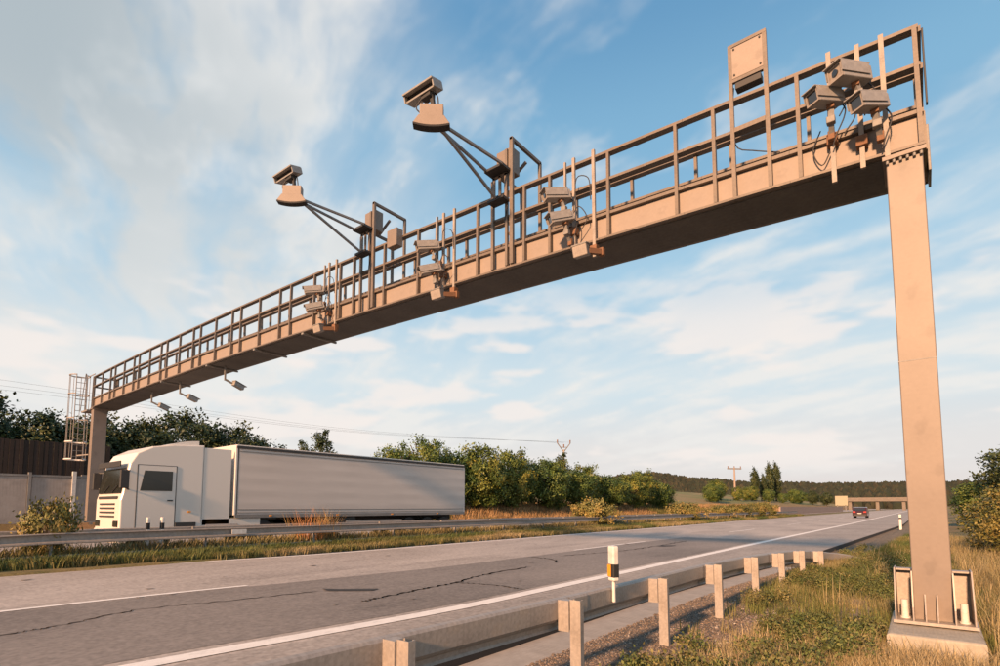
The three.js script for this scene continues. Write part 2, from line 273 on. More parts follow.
// ---------------------------------------------------------------- toll gantry
const ZF = -8.2, ZB = -9.1, XR = 0.24, XL = -32.3;
const yb = (x) => { const t = -x / 32; return 6.04 + 1.46 * t - 1.0 * t * t; };         // cambered underside
const gantry = thing('toll_gantry', 'arched steel toll gantry spanning both carriageways on two columns', 'gantry', 0, 0, 0);
const P_ = (x, dy, z) => V(x, yb(x) + dy, z);
function runBar(x0, x1, dy, z, w, h, step = 1.5) { const g = []; const n = Math.max(1, Math.round(Math.abs(x1 - x0) / step)); for (let i = 0; i < n; i++) { const a = mix(x0, x1, i / n), b = mix(x0, x1, (i + 1) / n); g.push(bar(P_(a, dy, z), P_(b + (b - a) * 0.002, dy, z), w, h)); } return g; }
const posts = [0.2, -1.11]; for (let k = 0; k < 11; k++) for (const q of [-2.25, -2.84, -4.03]) { const x = q - 2.98 * k; if (x > XL + 0.1) posts.push(x); } posts.push(XL + 0.06);
{
  mesh('underside', runBar(XR - 0.03, XL, 0.02, (ZF + ZB) / 2, ZF - ZB - 0.03, 0.03), M.undersideShade, gantry);
  for (const z of [ZF, ZB]) {
    mesh('bottom_flange', runBar(XR, XL, 0.045, z + (z === ZF ? 0.03 : -0.03), 0.13, 0.035), M.railing, gantry);
    mesh('top_chord', runBar(XR, XL, 0.485, z, 0.13, 0.05), M.railing, gantry);
    mesh('top_rail', runBar(XR, XL, 1.60, z, 0.13, 0.045), M.railing, gantry);
    mesh('middle_rail', runBar(XR, XL, 1.10, z, 0.13, 0.045), M.railing, gantry);
    for (const x of posts) mesh('railing_post', bar(P_(x, 0.065, z + (z === ZF ? 0.06 : -0.06)), P_(x, 1.575, z + (z === ZF ? 0.04 : -0.04)), 0.07, 0.05, V(1, 0, 0)), M.railing, gantry);
    for (let i = 0; i < posts.length - 1; i++) { const a = posts[i] - 0.006, b = posts[i + 1] + 0.006; mesh('fascia_panel', bar(P_(a, 0.26, z + (z === ZF ? -0.012 : 0.012)), P_(b, 0.26, z + (z === ZF ? -0.012 : 0.012)), 0.02, 0.385), M.fascia, gantry); }
  }
  mesh('walkway_grating', runBar(XR - 0.05, XL, 0.43, (ZF + ZB) / 2, ZF - ZB - 0.12, 0.03), M.galvDull, gantry);
  for (const x of [-13.4, -16.1, -19.4, -23.4]) mesh('cross_rib', [bx(0.06, 0.05, ZF - ZB + 0.16, x, yb(x) - 0.03, (ZF + ZB) / 2), bx(0.10, 0.05, 0.05, x, yb(x) - 0.03, ZF + 0.1)], M.galvDull, gantry);
  // end frames
  for (const x of [XR, XL]) {
    const g = [bar(P_(x, 1.6, ZF), P_(x, 1.6, ZB), 0.055, 0.075), bar(P_(x, 1.1, ZF), P_(x, 1.1, ZB), 0.05, 0.07), bx(0.03, 0.5, ZF - ZB, x, yb(x) + 0.25, (ZF + ZB) / 2), bar(P_(x, 0, ZB), P_(x, 1.64, ZB), 0.06, 0.06, V(1, 0, 0))];
    mesh('end_frame', g, M.railing, gantry);
  }
  mesh('cap_plate', rbx(0.03, 0.62, 0.5, XR + 0.035, yb(0) + 0.20, ZB + 0.30, 0.008), M.galvDull, gantry);
  mesh('cap_plate', rbx(0.02, 1.0, 0.07, XR + 0.04, yb(0) + 1.1, ZF - 0.06, 0.006), M.dark, gantry);
  // columns
  const colG = (x0, top, y0) => rbx(0.37, top - y0, 0.58, x0, (top + y0) / 2, -8.43, 0.012);
  const cr = mesh('column', colG(0.02, yb(0) + 0.0, 0.24), M.paint, gantry);
  mesh('seam', [bx(0.374, 0.012, 0.584, 0.02, 3.4, -8.43)], M.galvDull, cr);
  mesh('head_plate', bx(0.44, 0.05, 0.74, 0.02, yb(0) - 0.03, -8.45), M.paint, cr);
  for (let i = 0; i < 6; i++) mesh('bolt', cyl(0.018, 0.018, 0.05, -0.15 + i * 0.068, yb(0) - 0.075, -8.11, 6), M.galvDull, cr);
  const cl = mesh('column', colG(-32.1, yb(-32), 0.9), M.paint, gantry);
  mesh('head_plate', bx(0.5, 0.05, 0.74, -32.1, yb(-32) - 0.03, -8.45), M.paint, cl);
  mesh('base_plate', bx(0.8, 0.05, 0.9, -32.1, 0.9, -8.43), M.galvDull, cl);
  // foot of the near column: open steel shoe with ribs
  const zf = -8.03, y0 = 0.27;
  mesh('base_plate', bx(0.76, 0.035, 0.94, 0.02, y0 + 0.018, -8.40), M.galv, cr);
  for (const q of [-0.25, 0.29]) mesh('shoe_back', bx(0.16, 0.54, 0.02, q, y0 + 0.3, -8.50), M.galv, cr);
  for (const q of [-0.25, 0.29]) mesh('shoe_cover', bx(0.165, 0.02, 0.17, q, y0 + 0.585, -8.44), M.galv, cr);
  for (const [x, h, d] of [[-0.335, 0.58, 0.54], [-0.168, 0.56, 0.20], [-0.055, 0.30, 0.17], [0.055, 0.30, 0.17], [0.208, 0.56, 0.20], [0.375, 0.58, 0.54]]) {
    const s = new THREE.Shape(); s.moveTo(0, 0); s.lineTo(d, 0); s.lineTo(d, h * 0.28); s.lineTo(d * (d > 0.4 ? 0.62 : 0.35), h); s.lineTo(0, h);
    const g = metreUV(clean(new THREE.ExtrudeGeometry(s, { depth: 0.014, bevelEnabled: false })).rotateY(-Math.PI / 2)).translate(x + 0.007, y0 + 0.035, d > 0.4 ? -8.51 : -8.14);
    mesh('rib_plate', g, M.galv, cr);
  }
  for (const [x] of [[-0.25], [0.29]]) mesh('bolt_cap', [cyl(0.036, 0.038, 0.21, x, y0 + 0.15, -8.13, 16), cyl(0.05, 0.05, 0.02, x, y0 + 0.046, -8.13, 16)], M.white, cr);
  // posts that carry cameras
  const mount = (x, ya, yz, w = 0.055, z = ZF + 0.075) => mesh('mounting_post', [bar(V(x, ya, z), V(x, yz, z), w, 0.045, V(0, 0, 1))], M.post, gantry);
  mount(-0.72, 5.93, 7.78); mount(-0.40, 6.0, 7.71); mount(-0.14, 6.05, 7.70);
  const mp = (x, lo, hi, w) => mount(x, yb(x) + lo, yb(x) + hi, w);
  mp(-4.70, 0.05, 1.72); mp(-4.30, -0.25, 1.72); mp(-4.88, 0.9, 1.7, 0.035);
  mp(-7.98, 0.02, 1.72); mp(-7.66, -0.25, 1.72); mp(-8.18, 0.9, 1.7, 0.035);
  mp(-12.25, 0.02, 1.72); mp(-11.92, -0.25, 1.72); mp(-12.45, 0.9, 1.7, 0.035);
  // sleeves of rusty clamps on these posts
  for (const [x, dy] of [[-0.72, 0.45], [-0.40, 0.30], [-4.70, 0.32], [-4.30, -0.12], [-7.98, 0.32], [-7.66, -0.12], [-12.25, 0.32], [-11.92, -0.12]]) mesh('clamp', rbx(0.13, 0.14, 0.13, x, yb(x) + dy, ZF + 0.075, 0.01, 1), M.rust, gantry);
  // cables along the railing
  const cab = (x0, x1, dy, z, r, sag) => { const pts = []; const n = Math.round(Math.abs(x1 - x0) * 1.5); for (let i = 0; i <= n; i++) { const x = mix(x0, x1, i / n); pts.push(P_(x, dy - sag * (0.5 - 0.5 * Math.cos(i * 2.1)), z)); } return tube(pts, r, n * 3, 5); };
  mesh('cable', cab(0.1, -12.5, 0.86, ZB + 0.07, 0.016, 0.03), M.cable, gantry); mesh('cable', cab(0.1, -26, 0.80, ZB + 0.07, 0.014, 0.04), M.cable, gantry);
  mesh('cable_tray', runBar(-1.2, -31, 0.74, ZB + 0.05, 0.05, 0.035), M.railing, gantry);
  const wire = (...p) => mesh('cable', tube(p.map((q) => V(...q)), 0.009, 20, 5), M.cable, gantry);
  wire([-1.95, 7.95, -8.2], [-2.0, 7.5, -8.25], [-1.95, 7.05, -8.3], [-1.75, 6.95, -8.35], [-1.4, 6.8, -8.4]);
  wire([-0.62, 6.75, -8.0], [-0.5, 6.95, -8.05], [-0.45, 6.75, -8.1], [-0.58, 6.55, -8.1]);
  wire([-0.85, 6.7, -8.1], [-0.95, 6.45, -8.12], [-0.85, 6.22, -8.12], [-0.74, 6.4, -8.12]);
  for (const x of [-4.5, -7.8, -12.1]) { const y = yb(x); wire([x - 0.15, y + 0.9, -8.05], [x - 0.05, y + 1.25, -8.0], [x + 0.12, y + 1.2, -8.05], [x + 0.15, y + 0.8, -8.1]); wire([x - 0.2, y + 0.5, -8.0], [x - 0.05, y + 0.7, -8.0], [x + 0.1, y + 0.45, -8.05], [x - 0.1, y + 0.2, -8.05]); }
}

// access ladder with safety cage at the far column
{
  const L = thing('caged_ladder', 'galvanised access ladder in a round safety cage at the far gantry column', 'ladder', -33.75, 4.0, -7.95);
  const R = 0.42, H = 4.35;
  const a0 = 0.55;
  for (const y of [0.02, 0.9, 2.1, 3.35, 4.33]) { const pts = []; for (let i = 0; i <= 20; i++) { const a = a0 + (Math.PI * 2 - 2 * a0) * i / 20; pts.push(V(Math.cos(a) * R, y, Math.sin(a) * R)); } mesh('hoop', tube(pts, y < 1 ? 0.045 : 0.03, 30, 5), y < 1 ? M.white : M.galv, L); }
  for (let i = 0; i <= 7; i++) { const a = a0 + (Math.PI * 2 - 2 * a0) * i / 7; mesh('cage_bar', bx(0.035, H, 0.02, Math.cos(a) * R, H / 2, Math.sin(a) * R), M.galv, L); }
  for (const s of [-1, 1]) mesh('stile', bx(0.05, H, 0.03, R * 0.88, H / 2, s * 0.22), M.galv, L);
  for (let i = 0; i < 15; i++) mesh('rung', bx(0.025, 0.025, 0.44, R * 0.88, 0.15 + i * 0.29, 0), M.galv, L);
  mesh('landing', bx(0.95, 0.08, 0.62, 0.86, 2.42, -0.35), M.galvDull, L);
  mesh('handrail', [bar(V(0.35, 4.3, -0.3), V(1.3, 4.3, -0.3), 0.035, 0.035), bar(V(0.4, 2.5, 0), V(1.0, 4.3, 0), 0.03, 0.03), bar(V(0.9, 2.4, -0.05), V(0.9, 4.3, -0.05), 0.03, 0.03, V(1, 0, 0))], M.galv, L);
  mesh('wall_bracket', bar(V(0.38, 0.2, 0), V(1.45, 0.2, -0.2), 0.05, 0.05), M.galv, L);
}

// concrete footing of the near column
{
  const s = new THREE.Shape(); s.moveTo(-0.37, 0.44); s.lineTo(0.40, 0.44); s.lineTo(0.40, 1.9); s.lineTo(-0.37, 1.9); s.closePath();
  const g0 = clean(new THREE.ExtrudeGeometry(s, { depth: 0.54, bevelEnabled: true, bevelSize: 0.03, bevelThickness: 0.03, bevelSegments: 2 })).rotateX(-Math.PI / 2).translate(0, -0.30, -6.98);
  const p = g0.attributes.position; for (let i = 0; i < p.count; i++) { const x = p.getX(i), y = p.getY(i), z = p.getZ(i); p.setXYZ(i, x + 0.02 * (vn(z * 9, y * 9) - 0.5), y + (y > 0.2 ? (z > -7.6 ? -0.03 : 0) : 0), z + 0.03 * (vn(x * 8 + 3, y * 8) - 0.5)); }
  g0.computeVertexNormals();
  const m = mesh('concrete_footing', metreUV(g0), M.concrete); tag(m, 'weathered concrete block under the near gantry column', 'footing');
}

// ---------------------------------------------------------------- traffic cameras on the gantry
function trafficCamera(label, front, yaw, pitch, foot, size = 1, open = false, grp) {
  // front: centre of the front face; yaw towards -x from +z; the housing looks along local +z
  const t = thing('traffic_camera', label, 'camera', front[0], front[1], front[2], 0, grp);
  const h = new THREE.Object3D(); h.rotation.set(pitch, -yaw, 0, 'YXZ'); h.updateMatrix();
  const m4 = h.matrix, w = 0.175 * size, hh = 0.165 * size, L = 0.46 * size;
  const put = (g) => g.applyMatrix4(m4);
  mesh('housing', put(rbx(w, hh, L, 0, 0, -L / 2, 0.014 * size)), M.camBody, t);
  mesh('sun_hood', put(mergeGeometries([bx(w + 0.03, 0.012, L * 1.06, 0, hh / 2 + 0.012, -L / 2 + 0.06), bx(0.008, hh * 0.72, L * 0.95, w / 2 + 0.012, hh * 0.16, -L / 2 + 0.05), bx(0.008, hh * 0.72, L * 0.95, -w / 2 - 0.012, hh * 0.16, -L / 2 + 0.05)])), M.camBody, t);
  mesh('front_frame', put(mergeGeometries([bx(w, 0.018, 0.03, 0, hh / 2 - 0.009, 0.012), bx(w, 0.018, 0.03, 0, -hh / 2 + 0.009, 0.012), bx(0.018, hh - 0.036, 0.03, w / 2 - 0.009, 0, 0.012), bx(0.018, hh - 0.036, 0.03, -w / 2 + 0.009, 0, 0.012)])), M.post, t);
  if (open) mesh('window', put(bx(w - 0.036, hh - 0.036, 0.008, 0, 0, 0.006)), M.lens, t);
  else { mesh('face_plate', put(bx(w - 0.036, hh - 0.036, 0.008, 0, 0, 0.006)), M.post, t); mesh('lens', put(clean(new THREE.CylinderGeometry(0.034 * size, 0.034 * size, 0.03, 18)).rotateX(Math.PI / 2).translate(0, 0.005, 0.012)), M.lens, t); }
  const under = V(0, -hh / 2, -L * 0.62).applyMatrix4(m4), ft = V(foot[0] - front[0], foot[1] - front[1], foot[2] - front[2]);
  const knee = under.clone().lerp(ft, 0.42).add(V(0, -0.05, 0.03));
  mesh('bracket', [bar(under, knee, 0.07, 0.05), bar(knee, ft, 0.06, 0.045), rbx(0.10, 0.09, 0.09, knee.x, knee.y, knee.z, 0.01, 1)], M.galvDull, t);
  const rear = V(0, -hh * 0.2, -L).applyMatrix4(m4); mesh('cable', tube([rear, rear.clone().add(V(0.05, -0.06, -0.05)), ft.clone().lerp(rear, 0.5).add(V(0.10, -0.02, 0.02)), ft.clone().add(V(0.05, -0.05, 0.03)), ft.clone().add(V(0.01, -0.16, 0.0))], 0.009, 18), M.cable, t);
  mesh('swivel_block', [rbx(0.09, 0.07, 0.10, under.x, under.y - 0.02, under.z, 0.01, 1), rbx(0.08, 0.12, 0.08, ft.x, ft.y, ft.z, 0.01, 1)], M.rust, t);
  return t;
}
const CG = 'enforcement cameras along the gantry';
const cy = 0.58;
trafficCamera('box camera with open black window low on the single post near the right column', [-0.86, 6.88, -7.62], cy, 0.20, [-0.72, 6.53, -8.02], 1.0, true, CG);
trafficCamera('uppermost camera with round lens between the two posts over the near column', [-0.60, 7.08, -7.62], cy, 0.16, [-0.36, 6.80, -8.02], 1.12, false, CG);
trafficCamera('box camera with black window just below the round lens camera near the column', [-0.40, 6.58, -7.62], cy, 0.24, [-0.20, 6.28, -8.02], 1.0, true, CG);
const trio = (x, y1, y2, w1, w2) => { trafficCamera('round lens camera of the pair ' + w1, [x - 0.12, y1, -7.62], cy, 0.20, [x + 0.14, y1 - 0.30, -8.02], 1.0, false, CG); trafficCamera('black window camera beneath the round lens camera ' + w1, [x - 0.02, y2, -7.62], cy, 0.32, [x + 0.14, y2 - 0.30, -8.02], 0.96, true, CG); };
trio(-4.86, 7.10, 6.62, 'next to the big blank panel');
trio(-8.12, 7.17, 6.60, 'between the two sensor arms');
trio(-12.42, 7.30, 6.80, 'beyond the second sensor arm');
function lampBox(label, x, y) {
  const t = thing('infrared_lamp', label, 'lamp box', x, y, -7.72, 0, 'lamp boxes under the gantry edge');
  mesh('housing', rbx(0.26, 0.19, 0.16, 0, 0, 0, 0.02).rotateX(0.25).rotateY(0.1).rotateZ(0.05), M.post, t);
  mesh('rim', rbx(0.28, 0.03, 0.19, 0, 0.10, -0.01, 0.008).rotateX(0.25).rotateY(0.1).rotateZ(0.05), M.galvDull, t);
  mesh('bracket', [bar(V(0.1, 0, -0.06), V(0.2, 0.06, -0.36), 0.07, 0.09), rbx(0.09, 0.14, 0.09, 0.2, 0.06, -0.36, 0.01, 1)], M.rust, t);
}
lampBox('small sunlit lamp box under the gantry edge between sign panel and long sensor arm', -4.34, 5.93);
lampBox('small sunlit lamp box under the gantry edge between the two sensor arms', -7.74, 6.03);
lampBox('small sunlit lamp box under the gantry edge beyond the second sensor arm', -12.05, 6.2);

// cameras that hang below the beam
for (const [x, l] of [[-19.1, 'small camera hanging under the beam above the truck trailer'], [-22.9, 'small camera hanging under the beam, middle one of three'], [-25.8, 'small camera hanging under the beam closest to the far column']]) {
  const t = thing('hanging_camera', l, 'camera', x, yb(x) - 0.0, -8.6, 0, 'small cameras hanging under the beam');
  mesh('drop_rod', bx(0.05, 0.5, 0.05, 0, -0.25, 0), M.galvDull, t);
  mesh('arm', bar(V(0, -0.46, 0), V(0.05, -0.58, -0.26), 0.06, 0.06), M.galvDull, t);
  const r = new THREE.Matrix4().makeRotationFromEuler(new THREE.Euler(-0.28, 0.25, 0, 'YXZ')).setPosition(0.05, -0.62, -0.44);
  mesh('housing', rbx(0.17, 0.16, 0.42, 0, 0, 0, 0.02).applyMatrix4(r), M.camBody, t);
  mesh('sun_hood', bx(0.20, 0.02, 0.50, 0, 0.095, -0.04).applyMatrix4(r), M.camBody, t);
  mesh('window', bx(0.13, 0.11, 0.01, 0, 0, -0.215).applyMatrix4(r), M.lens, t);
}

// ---------------------------------------------------------------- sensor arms reaching out over the road
function sensorArm(label, x, ya, dz) {
  const t = thing('sensor_arm', label, 'sensor arm', x, yb(x) + 0.08, ZF + 0.09, 0, 'sensor arms on the gantry');
  const o = yb(x) + 0.08, Y = (y) => y - o, tipZ = dz, zz = (z) => z - (ZF + 0.09);
  // mast frame: front posts, hoops back to the far railing
  mesh('mast_post', bx(0.08, Y(ya + 0.80), 0.06, 0.12, Y(ya + 0.80) / 2, 0), M.railing, t);
  mesh('mast_post', bx(0.06, Y(ya + 0.05), 0.06, -0.36, Y(ya + 0.05) / 2, 0), M.railing, t);
  mesh('mast_post', bx(0.055, Y(ya + 0.62), 0.055, -0.02, Y(ya + 0.62) / 2 , -0.02), M.railing, t);
  mesh('hoop_frame', [bar(V(0.12, Y(ya + 0.78), 0.03), V(0.12, Y(ya + 0.78), -1.02), 0.06, 0.06), bx(0.06, Y(ya + 0.78), 0.06, 0.12, Y(ya + 0.78) / 2, -1.0)], M.railing, t);
  mesh('hoop_frame', [bar(V(-0.36, Y(ya + 0.30), -0.03), V(-0.36, Y(ya + 0.30), -1.02), 0.06, 0.06), bx(0.06, Y(ya + 0.30), 0.06, -0.36, Y(ya + 0.30) / 2, -1.0)], M.railing, t);
  mesh('cross_bar', [bar(V(0.12, Y(ya + 0.55), -0.5), V(-0.3, Y(ya + 0.3), -0.5), 0.05, 0.05)], M.paint, t);
  mesh('cabinet', rbx(0.40, 0.52, 0.26, -0.10, Y(ya + 0.40), -0.17, 0.015), M.paint, t);
  mesh('back_plate', mergeGeometries([bx(0.36, 0.05, 0.03, -0.14, Y(ya + 0.06), 0.05), bx(0.06, 0.55, 0.03, -0.29, Y(ya - 0.20), 0.05), bx(0.06, 0.55, 0.03, -0.14, Y(ya - 0.20), 0.05), bx(0.06, 0.55, 0.03, 0.01, Y(ya - 0.20), 0.05), bx(0.36, 0.05, 0.03, -0.14, Y(ya - 0.49), 0.05)]), M.paint, t);
  mesh('shelf', [bx(0.46, 0.05, 0.30, -0.12, Y(ya + 0.12), 0.14), bx(0.40, 0.05, 0.22, -0.12, Y(ya - 0.50), 0.12)], M.dark, t);
  const tip = V(0.0, Y(ya + 0.02), zz(tipZ));
  for (const p of [V(-0.32, Y(ya + 0.14), 0.24), V(0.08, Y(ya + 0.14), 0.24), V(-0.12, Y(ya - 0.48), 0.2)]) mesh('strut', bar(p, tip.clone().add(V(p.x * 0.25, 0, 0)), 0.045, 0.045), M.galvDull, t);
  // antenna head with curved lower lip, turned towards the verge
  const H = new THREE.Matrix4().makeRotationY(0.72).setPosition(0, Y(ya) - 0.02, zz(tipZ) + 0.16), hp = (g) => g.applyMatrix4(H);
  mesh('antenna_box', hp(rbx(0.40, 0.22, 0.16, 0, 0.13, 0, 0.015)), M.fascia, t);
  const s = new THREE.Shape(); s.moveTo(-0.21, 0); s.lineTo(0.21, 0); s.lineTo(0.30, -0.13); s.quadraticCurveTo(0, -0.21, -0.30, -0.13); s.closePath();
  mesh('antenna_skirt', hp(metreUV(clean(new THREE.ExtrudeGeometry(s, { depth: 0.12, bevelEnabled: true, bevelSize: 0.008, bevelThickness: 0.008, bevelSegments: 1, curveSegments: 14 })).translate(0, 0.02, -0.03))), M.fascia, t);
  const s2 = new THREE.Shape(); s2.moveTo(-0.31, -0.115); s2.quadraticCurveTo(0, -0.20, 0.31, -0.115); s2.lineTo(0.31, -0.145); s2.quadraticCurveTo(0, -0.235, -0.31, -0.145); s2.closePath();
  mesh('antenna_lip', hp(clean(new THREE.ExtrudeGeometry(s2, { depth: 0.15, bevelEnabled: false, curveSegments: 14 })).translate(0, 0.0, -0.045)), M.black, t);
  // flat hooded lamp on a stalk above the head
  const hy = Y(ya), hz = zz(tipZ) + 0.16;
  mesh('stalk', [bar(V(0.02, hy + 0.2, hz - 0.02), V(-0.02, hy + 0.44, hz - 0.02), 0.05, 0.07, V(1, 0, 0)), rbx(0.22, 0.10, 0.14, -0.10, hy + 0.45, hz, 0.01, 1)], M.dark, t);
  const r = new THREE.Matrix4().makeRotationFromEuler(new THREE.Euler(0.30, 0.06, 0.03, 'YXZ')).setPosition(-0.20, hy + 0.555, hz + 0.02);
  mesh('hood', mergeGeometries([bx(0.68, 0.025, 0.26, 0, 0.065, 0.02), bx(0.68, 0.13, 0.025, 0, 0.0, -0.115), bx(0.025, 0.13, 0.24, 0.328, 0, 0.005), bx(0.025, 0.13, 0.24, -0.328, 0, 0.005), bx(0.63, 0.025, 0.22, 0, -0.055, -0.005)]).applyMatrix4(r), M.camBody, t);
  mesh('lamp_window', bx(0.62, 0.085, 0.02, 0, 0.005, 0.04).applyMatrix4(r), M.lens, t);
  mesh('cable', tube([V(-0.22, hy + 0.42, hz + 0.05), V(-0.30, hy + 0.30, hz + 0.08), V(-0.20, hy + 0.15, hz + 0.06)], 0.012, 12), M.cable, t);
  mesh('cable', tube([V(0.02, hy + 0.50, hz - 0.06), V(0.10, hy + 0.36, hz - 0.04), V(0.10, hy + 0.2, hz - 0.06)], 0.012, 12), M.cable, t);
  mesh('cable', tube([V(0.0, Y(ya - 0.05), 0.0), V(0.05, Y(ya - 0.5), 0.03), V(-0.05, Y(ya - 0.9), 0.0), V(0.05, Y(ya - 1.2), -0.03)], 0.014, 16), M.cable, t);
}
sensorArm('long sensor arm with antenna head, closer one to the big sign panel', -6.22, 8.17, -6.18);
sensorArm('long sensor arm with antenna head, closer one to the far column', -10.5, 8.38, -6.16);
{ const t = tag(mesh('junction_box', rbx(0.34, 0.42, 0.2, -9.5, 7.92, ZF + 0.16, 0.015), M.paint), 'pale junction box fixed to the railing beside the second sensor arm', 'junction box'); void t; }

// ---------------------------------------------------------------- panel on its frame
{
  const t = thing('sign_panel', 'square blank panel in a tall frame rising above the gantry railing', 'panel', -1.73, 6.17, ZF + 0.075);
  for (const x of [-0.24, 0.24]) mesh('frame_post', bx(0.055, 2.38, 0.045, x, 1.19, 0), M.railing, t);
  mesh('frame_bar', [bx(0.53, 0.05, 0.05, 0, 2.385, 0)], M.railing, t); mesh('frame_bar', bx(0.43, 0.05, 0.05, 0, 1.82, 0), M.railing, t); mesh('frame_bar', bx(0.43, 0.07, 0.045, 0, 1.05, 0), M.railing, t);
  const p = mesh('panel', rbx(0.43, 0.50, 0.05, 0, 2.10, 0.0, 0.008), M.fascia, t);
  for (const [x, y] of [[-0.18, 1.90], [0.18, 1.90], [-0.18, 2.31], [0.18, 2.31]]) mesh('bolt', clean(new THREE.CylinderGeometry(0.014, 0.014, 0.02, 8)).rotateX(Math.PI / 2).translate(x, y, 0.03), M.dark, p);
  mesh('terminal_box', rbx(0.36, 0.10, 0.14, 0, 1.73, -0.05, 0.01, 1), M.dark, t);
}

// ---------------------------------------------------------------- roadside guardrail
function wbeam(pts) {                                             // W profile swept along pts; the humps face the road (-x side)
  const prof = [[-0.085, 0.125], [-0.08, 0.145], [-0.055, 0.155], [-0.015, 0.15], [0.0, 0.13], [0.0, 0.05], [-0.004, -0.03], [-0.03, -0.06], [-0.085, -0.085], [-0.09, -0.125], [-0.075, -0.145]];
  const P = [], I = [], U = [], n = prof.length; let len = 0;
  pts.forEach((p, i) => {
    const a = pts[Math.max(0, i - 1)], b = pts[Math.min(pts.length - 1, i + 1)], d = b.clone().sub(a); d.y = 0; d.normalize(); if (i) len += p.distanceTo(pts[i - 1]);
    const s = V(-d.z, 0, d.x);                                    // right-hand side when walking towards -z
    for (const [o, h] of prof) { P.push(p.x + s.x * o, p.y + h, p.z + s.z * o); U.push(len, h); }
    for (const [o, h] of prof) { P.push(p.x + s.x * (o + 0.006), p.y + h, p.z + s.z * (o + 0.006)); U.push(len, h); }
    if (i) { const c = (i - 1) * 2 * n, e = i * 2 * n; for (let k = 0; k < n - 1; k++) { I.push(c + k, c + k + 1, e + k, c + k + 1, e + k + 1, e + k, c + n + k, e + n + k, c + n + k + 1, c + n + k + 1, e + n + k, e + n + k + 1); } I.push(c, e, c + n, e, e + n, c + n, c + n - 1, c + 2 * n - 1, e + n - 1, e + n - 1, c + 2 * n - 1, e + 2 * n - 1); }
  });
  const g = new THREE.BufferGeometry(); g.setAttribute('position', new THREE.Float32BufferAttribute(P, 3)); g.setAttribute('uv', new THREE.Float32BufferAttribute(U, 2)); g.setIndex(I);
  const q = g.toNonIndexed(); q.computeVertexNormals(); return q;
}
const postGeo = (() => { const s = new THREE.Shape(); const pts = [[-0.055, 0.03], [0.055, 0.03], [0.055, -0.03], [0.035, -0.03], [0.035, -0.022], [0.047, -0.022], [0.047, 0.022], [-0.047, 0.022], [-0.047, -0.022], [-0.035, -0.022], [-0.035, -0.03], [-0.055, -0.03]]; pts.forEach((p, i) => i ? s.lineTo(p[0], -p[1]) : s.moveTo(p[0], -p[1])); return (h) => metreUV(clean(new THREE.ExtrudeGeometry(s, { depth: h, bevelEnabled: false })).rotateX(-Math.PI / 2)); })();
{
  const t = thing('guardrail', 'steel W-beam guardrail on sunlit posts along the gravel verge, ramped down at its end', 'guardrail', 0, 0, 0);
  const tops = [[-2.72, 1.6, 0.78], [-2.70, -0.4, 0.78], [-2.66, -2.4, 0.77], [-2.57, -4.4, 0.765], [-2.53, -6.4, 0.76], [-2.49, -8.45, 0.755], [-2.45, -10.5, 0.72], [-2.38, -12.4, 0.67], [-2.31, -14.3, 0.60], [-2.18, -16.2, 0.48]];
  const cv = new THREE.CatmullRomCurve3([V(-2.90, 0.62, 6), ...tops.map(([x, z, y]) => V(x - 0.175, y - 0.160, z)), V(-2.15, 0.20, -17.6), V(-1.75, 0.08, -18.6), V(-1.35, -0.10, -19.3)]);
  mesh('rail', wbeam(cv.getSpacedPoints(90)), M.galv, t);
  for (const [x, z, y] of tops) {
    const p = mesh('post', postGeo(y + 0.35).translate(x, -0.35, z), M.galv, t);
    // folded spacer between post and rail
    const s = bx(0.012, 0.28, 0.10, x - 0.165, y - 0.15, z), s1 = bx(0.108, 0.28, 0.012, x - 0.110, y - 0.15, z + 0.043), s2 = bx(0.108, 0.28, 0.012, x - 0.110, y - 0.15, z - 0.043), s3 = bx(0.10, 0.012, 0.074, x - 0.110, y - 0.016, z);
    mesh('spacer', [s, s1, s2, s3], M.galv, p);
  }
  for (let k = 0; k < 5; k++) { const a = 0.265 + k * 0.148, q = []; for (let i = 0; i <= 3; i++) q.push(cv.getPointAt(Math.min(1, a + i * 0.0042)).add(V(0.008, 0, 0))); mesh('lap_joint', wbeam(q), M.galv, t); }
  const spl = []; for (const dz of [-0.12, -0.3]) for (const dy of [0.095, -0.095]) spl.push(clean(new THREE.CylinderGeometry(0.016, 0.018, 0.022, 8)).rotateZ(Math.PI / 2).translate(-2.742, 0.655 + dy * 0.5, -4.5 + dz));
  for (const q of spl) mesh('splice_bolt', q, M.dark, t);
}
function delineator(label, x, y, z, h, stem, turn = 0) {
  const t = thing('delineator', label, 'delineator', x, y, z, turn);
  if (stem) mesh('stem', cyl(0.018, 0.02, stem, 0, stem / 2, 0, 10), M.white, t);
  const H = h - stem, y0 = stem;
  mesh('body', rbx(0.115, H, 0.075, 0, y0 + H / 2, 0, 0.02), M.white, t);
  mesh('black_band', rbx(0.119, H * 0.42, 0.079, 0, y0 + H * 0.30, 0, 0.018), M.black, t);
  mesh('reflector', rbx(0.062, H * 0.34, 0.012, -0.018, y0 + H * 0.30, 0.042, 0.005, 1), M.amber, t);
  return t;
}
delineator('white delineator with black band and amber reflector clipped to the guardrail', -2.69, 0.60, -5.40, 0.60, 0.22, -0.55);
{ const t = thing('verge_marker', 'plain white marker post standing alone on the verge beyond the gantry column', 'marker post', -1.50, -0.08, -50); mesh('body', rbx(0.16, 1.15, 0.10, 0, 0.575, 0, 0.02), M.white, t); mesh('black_band', rbx(0.164, 0.14, 0.104, 0, 0.86, 0, 0.018), M.black, t); }

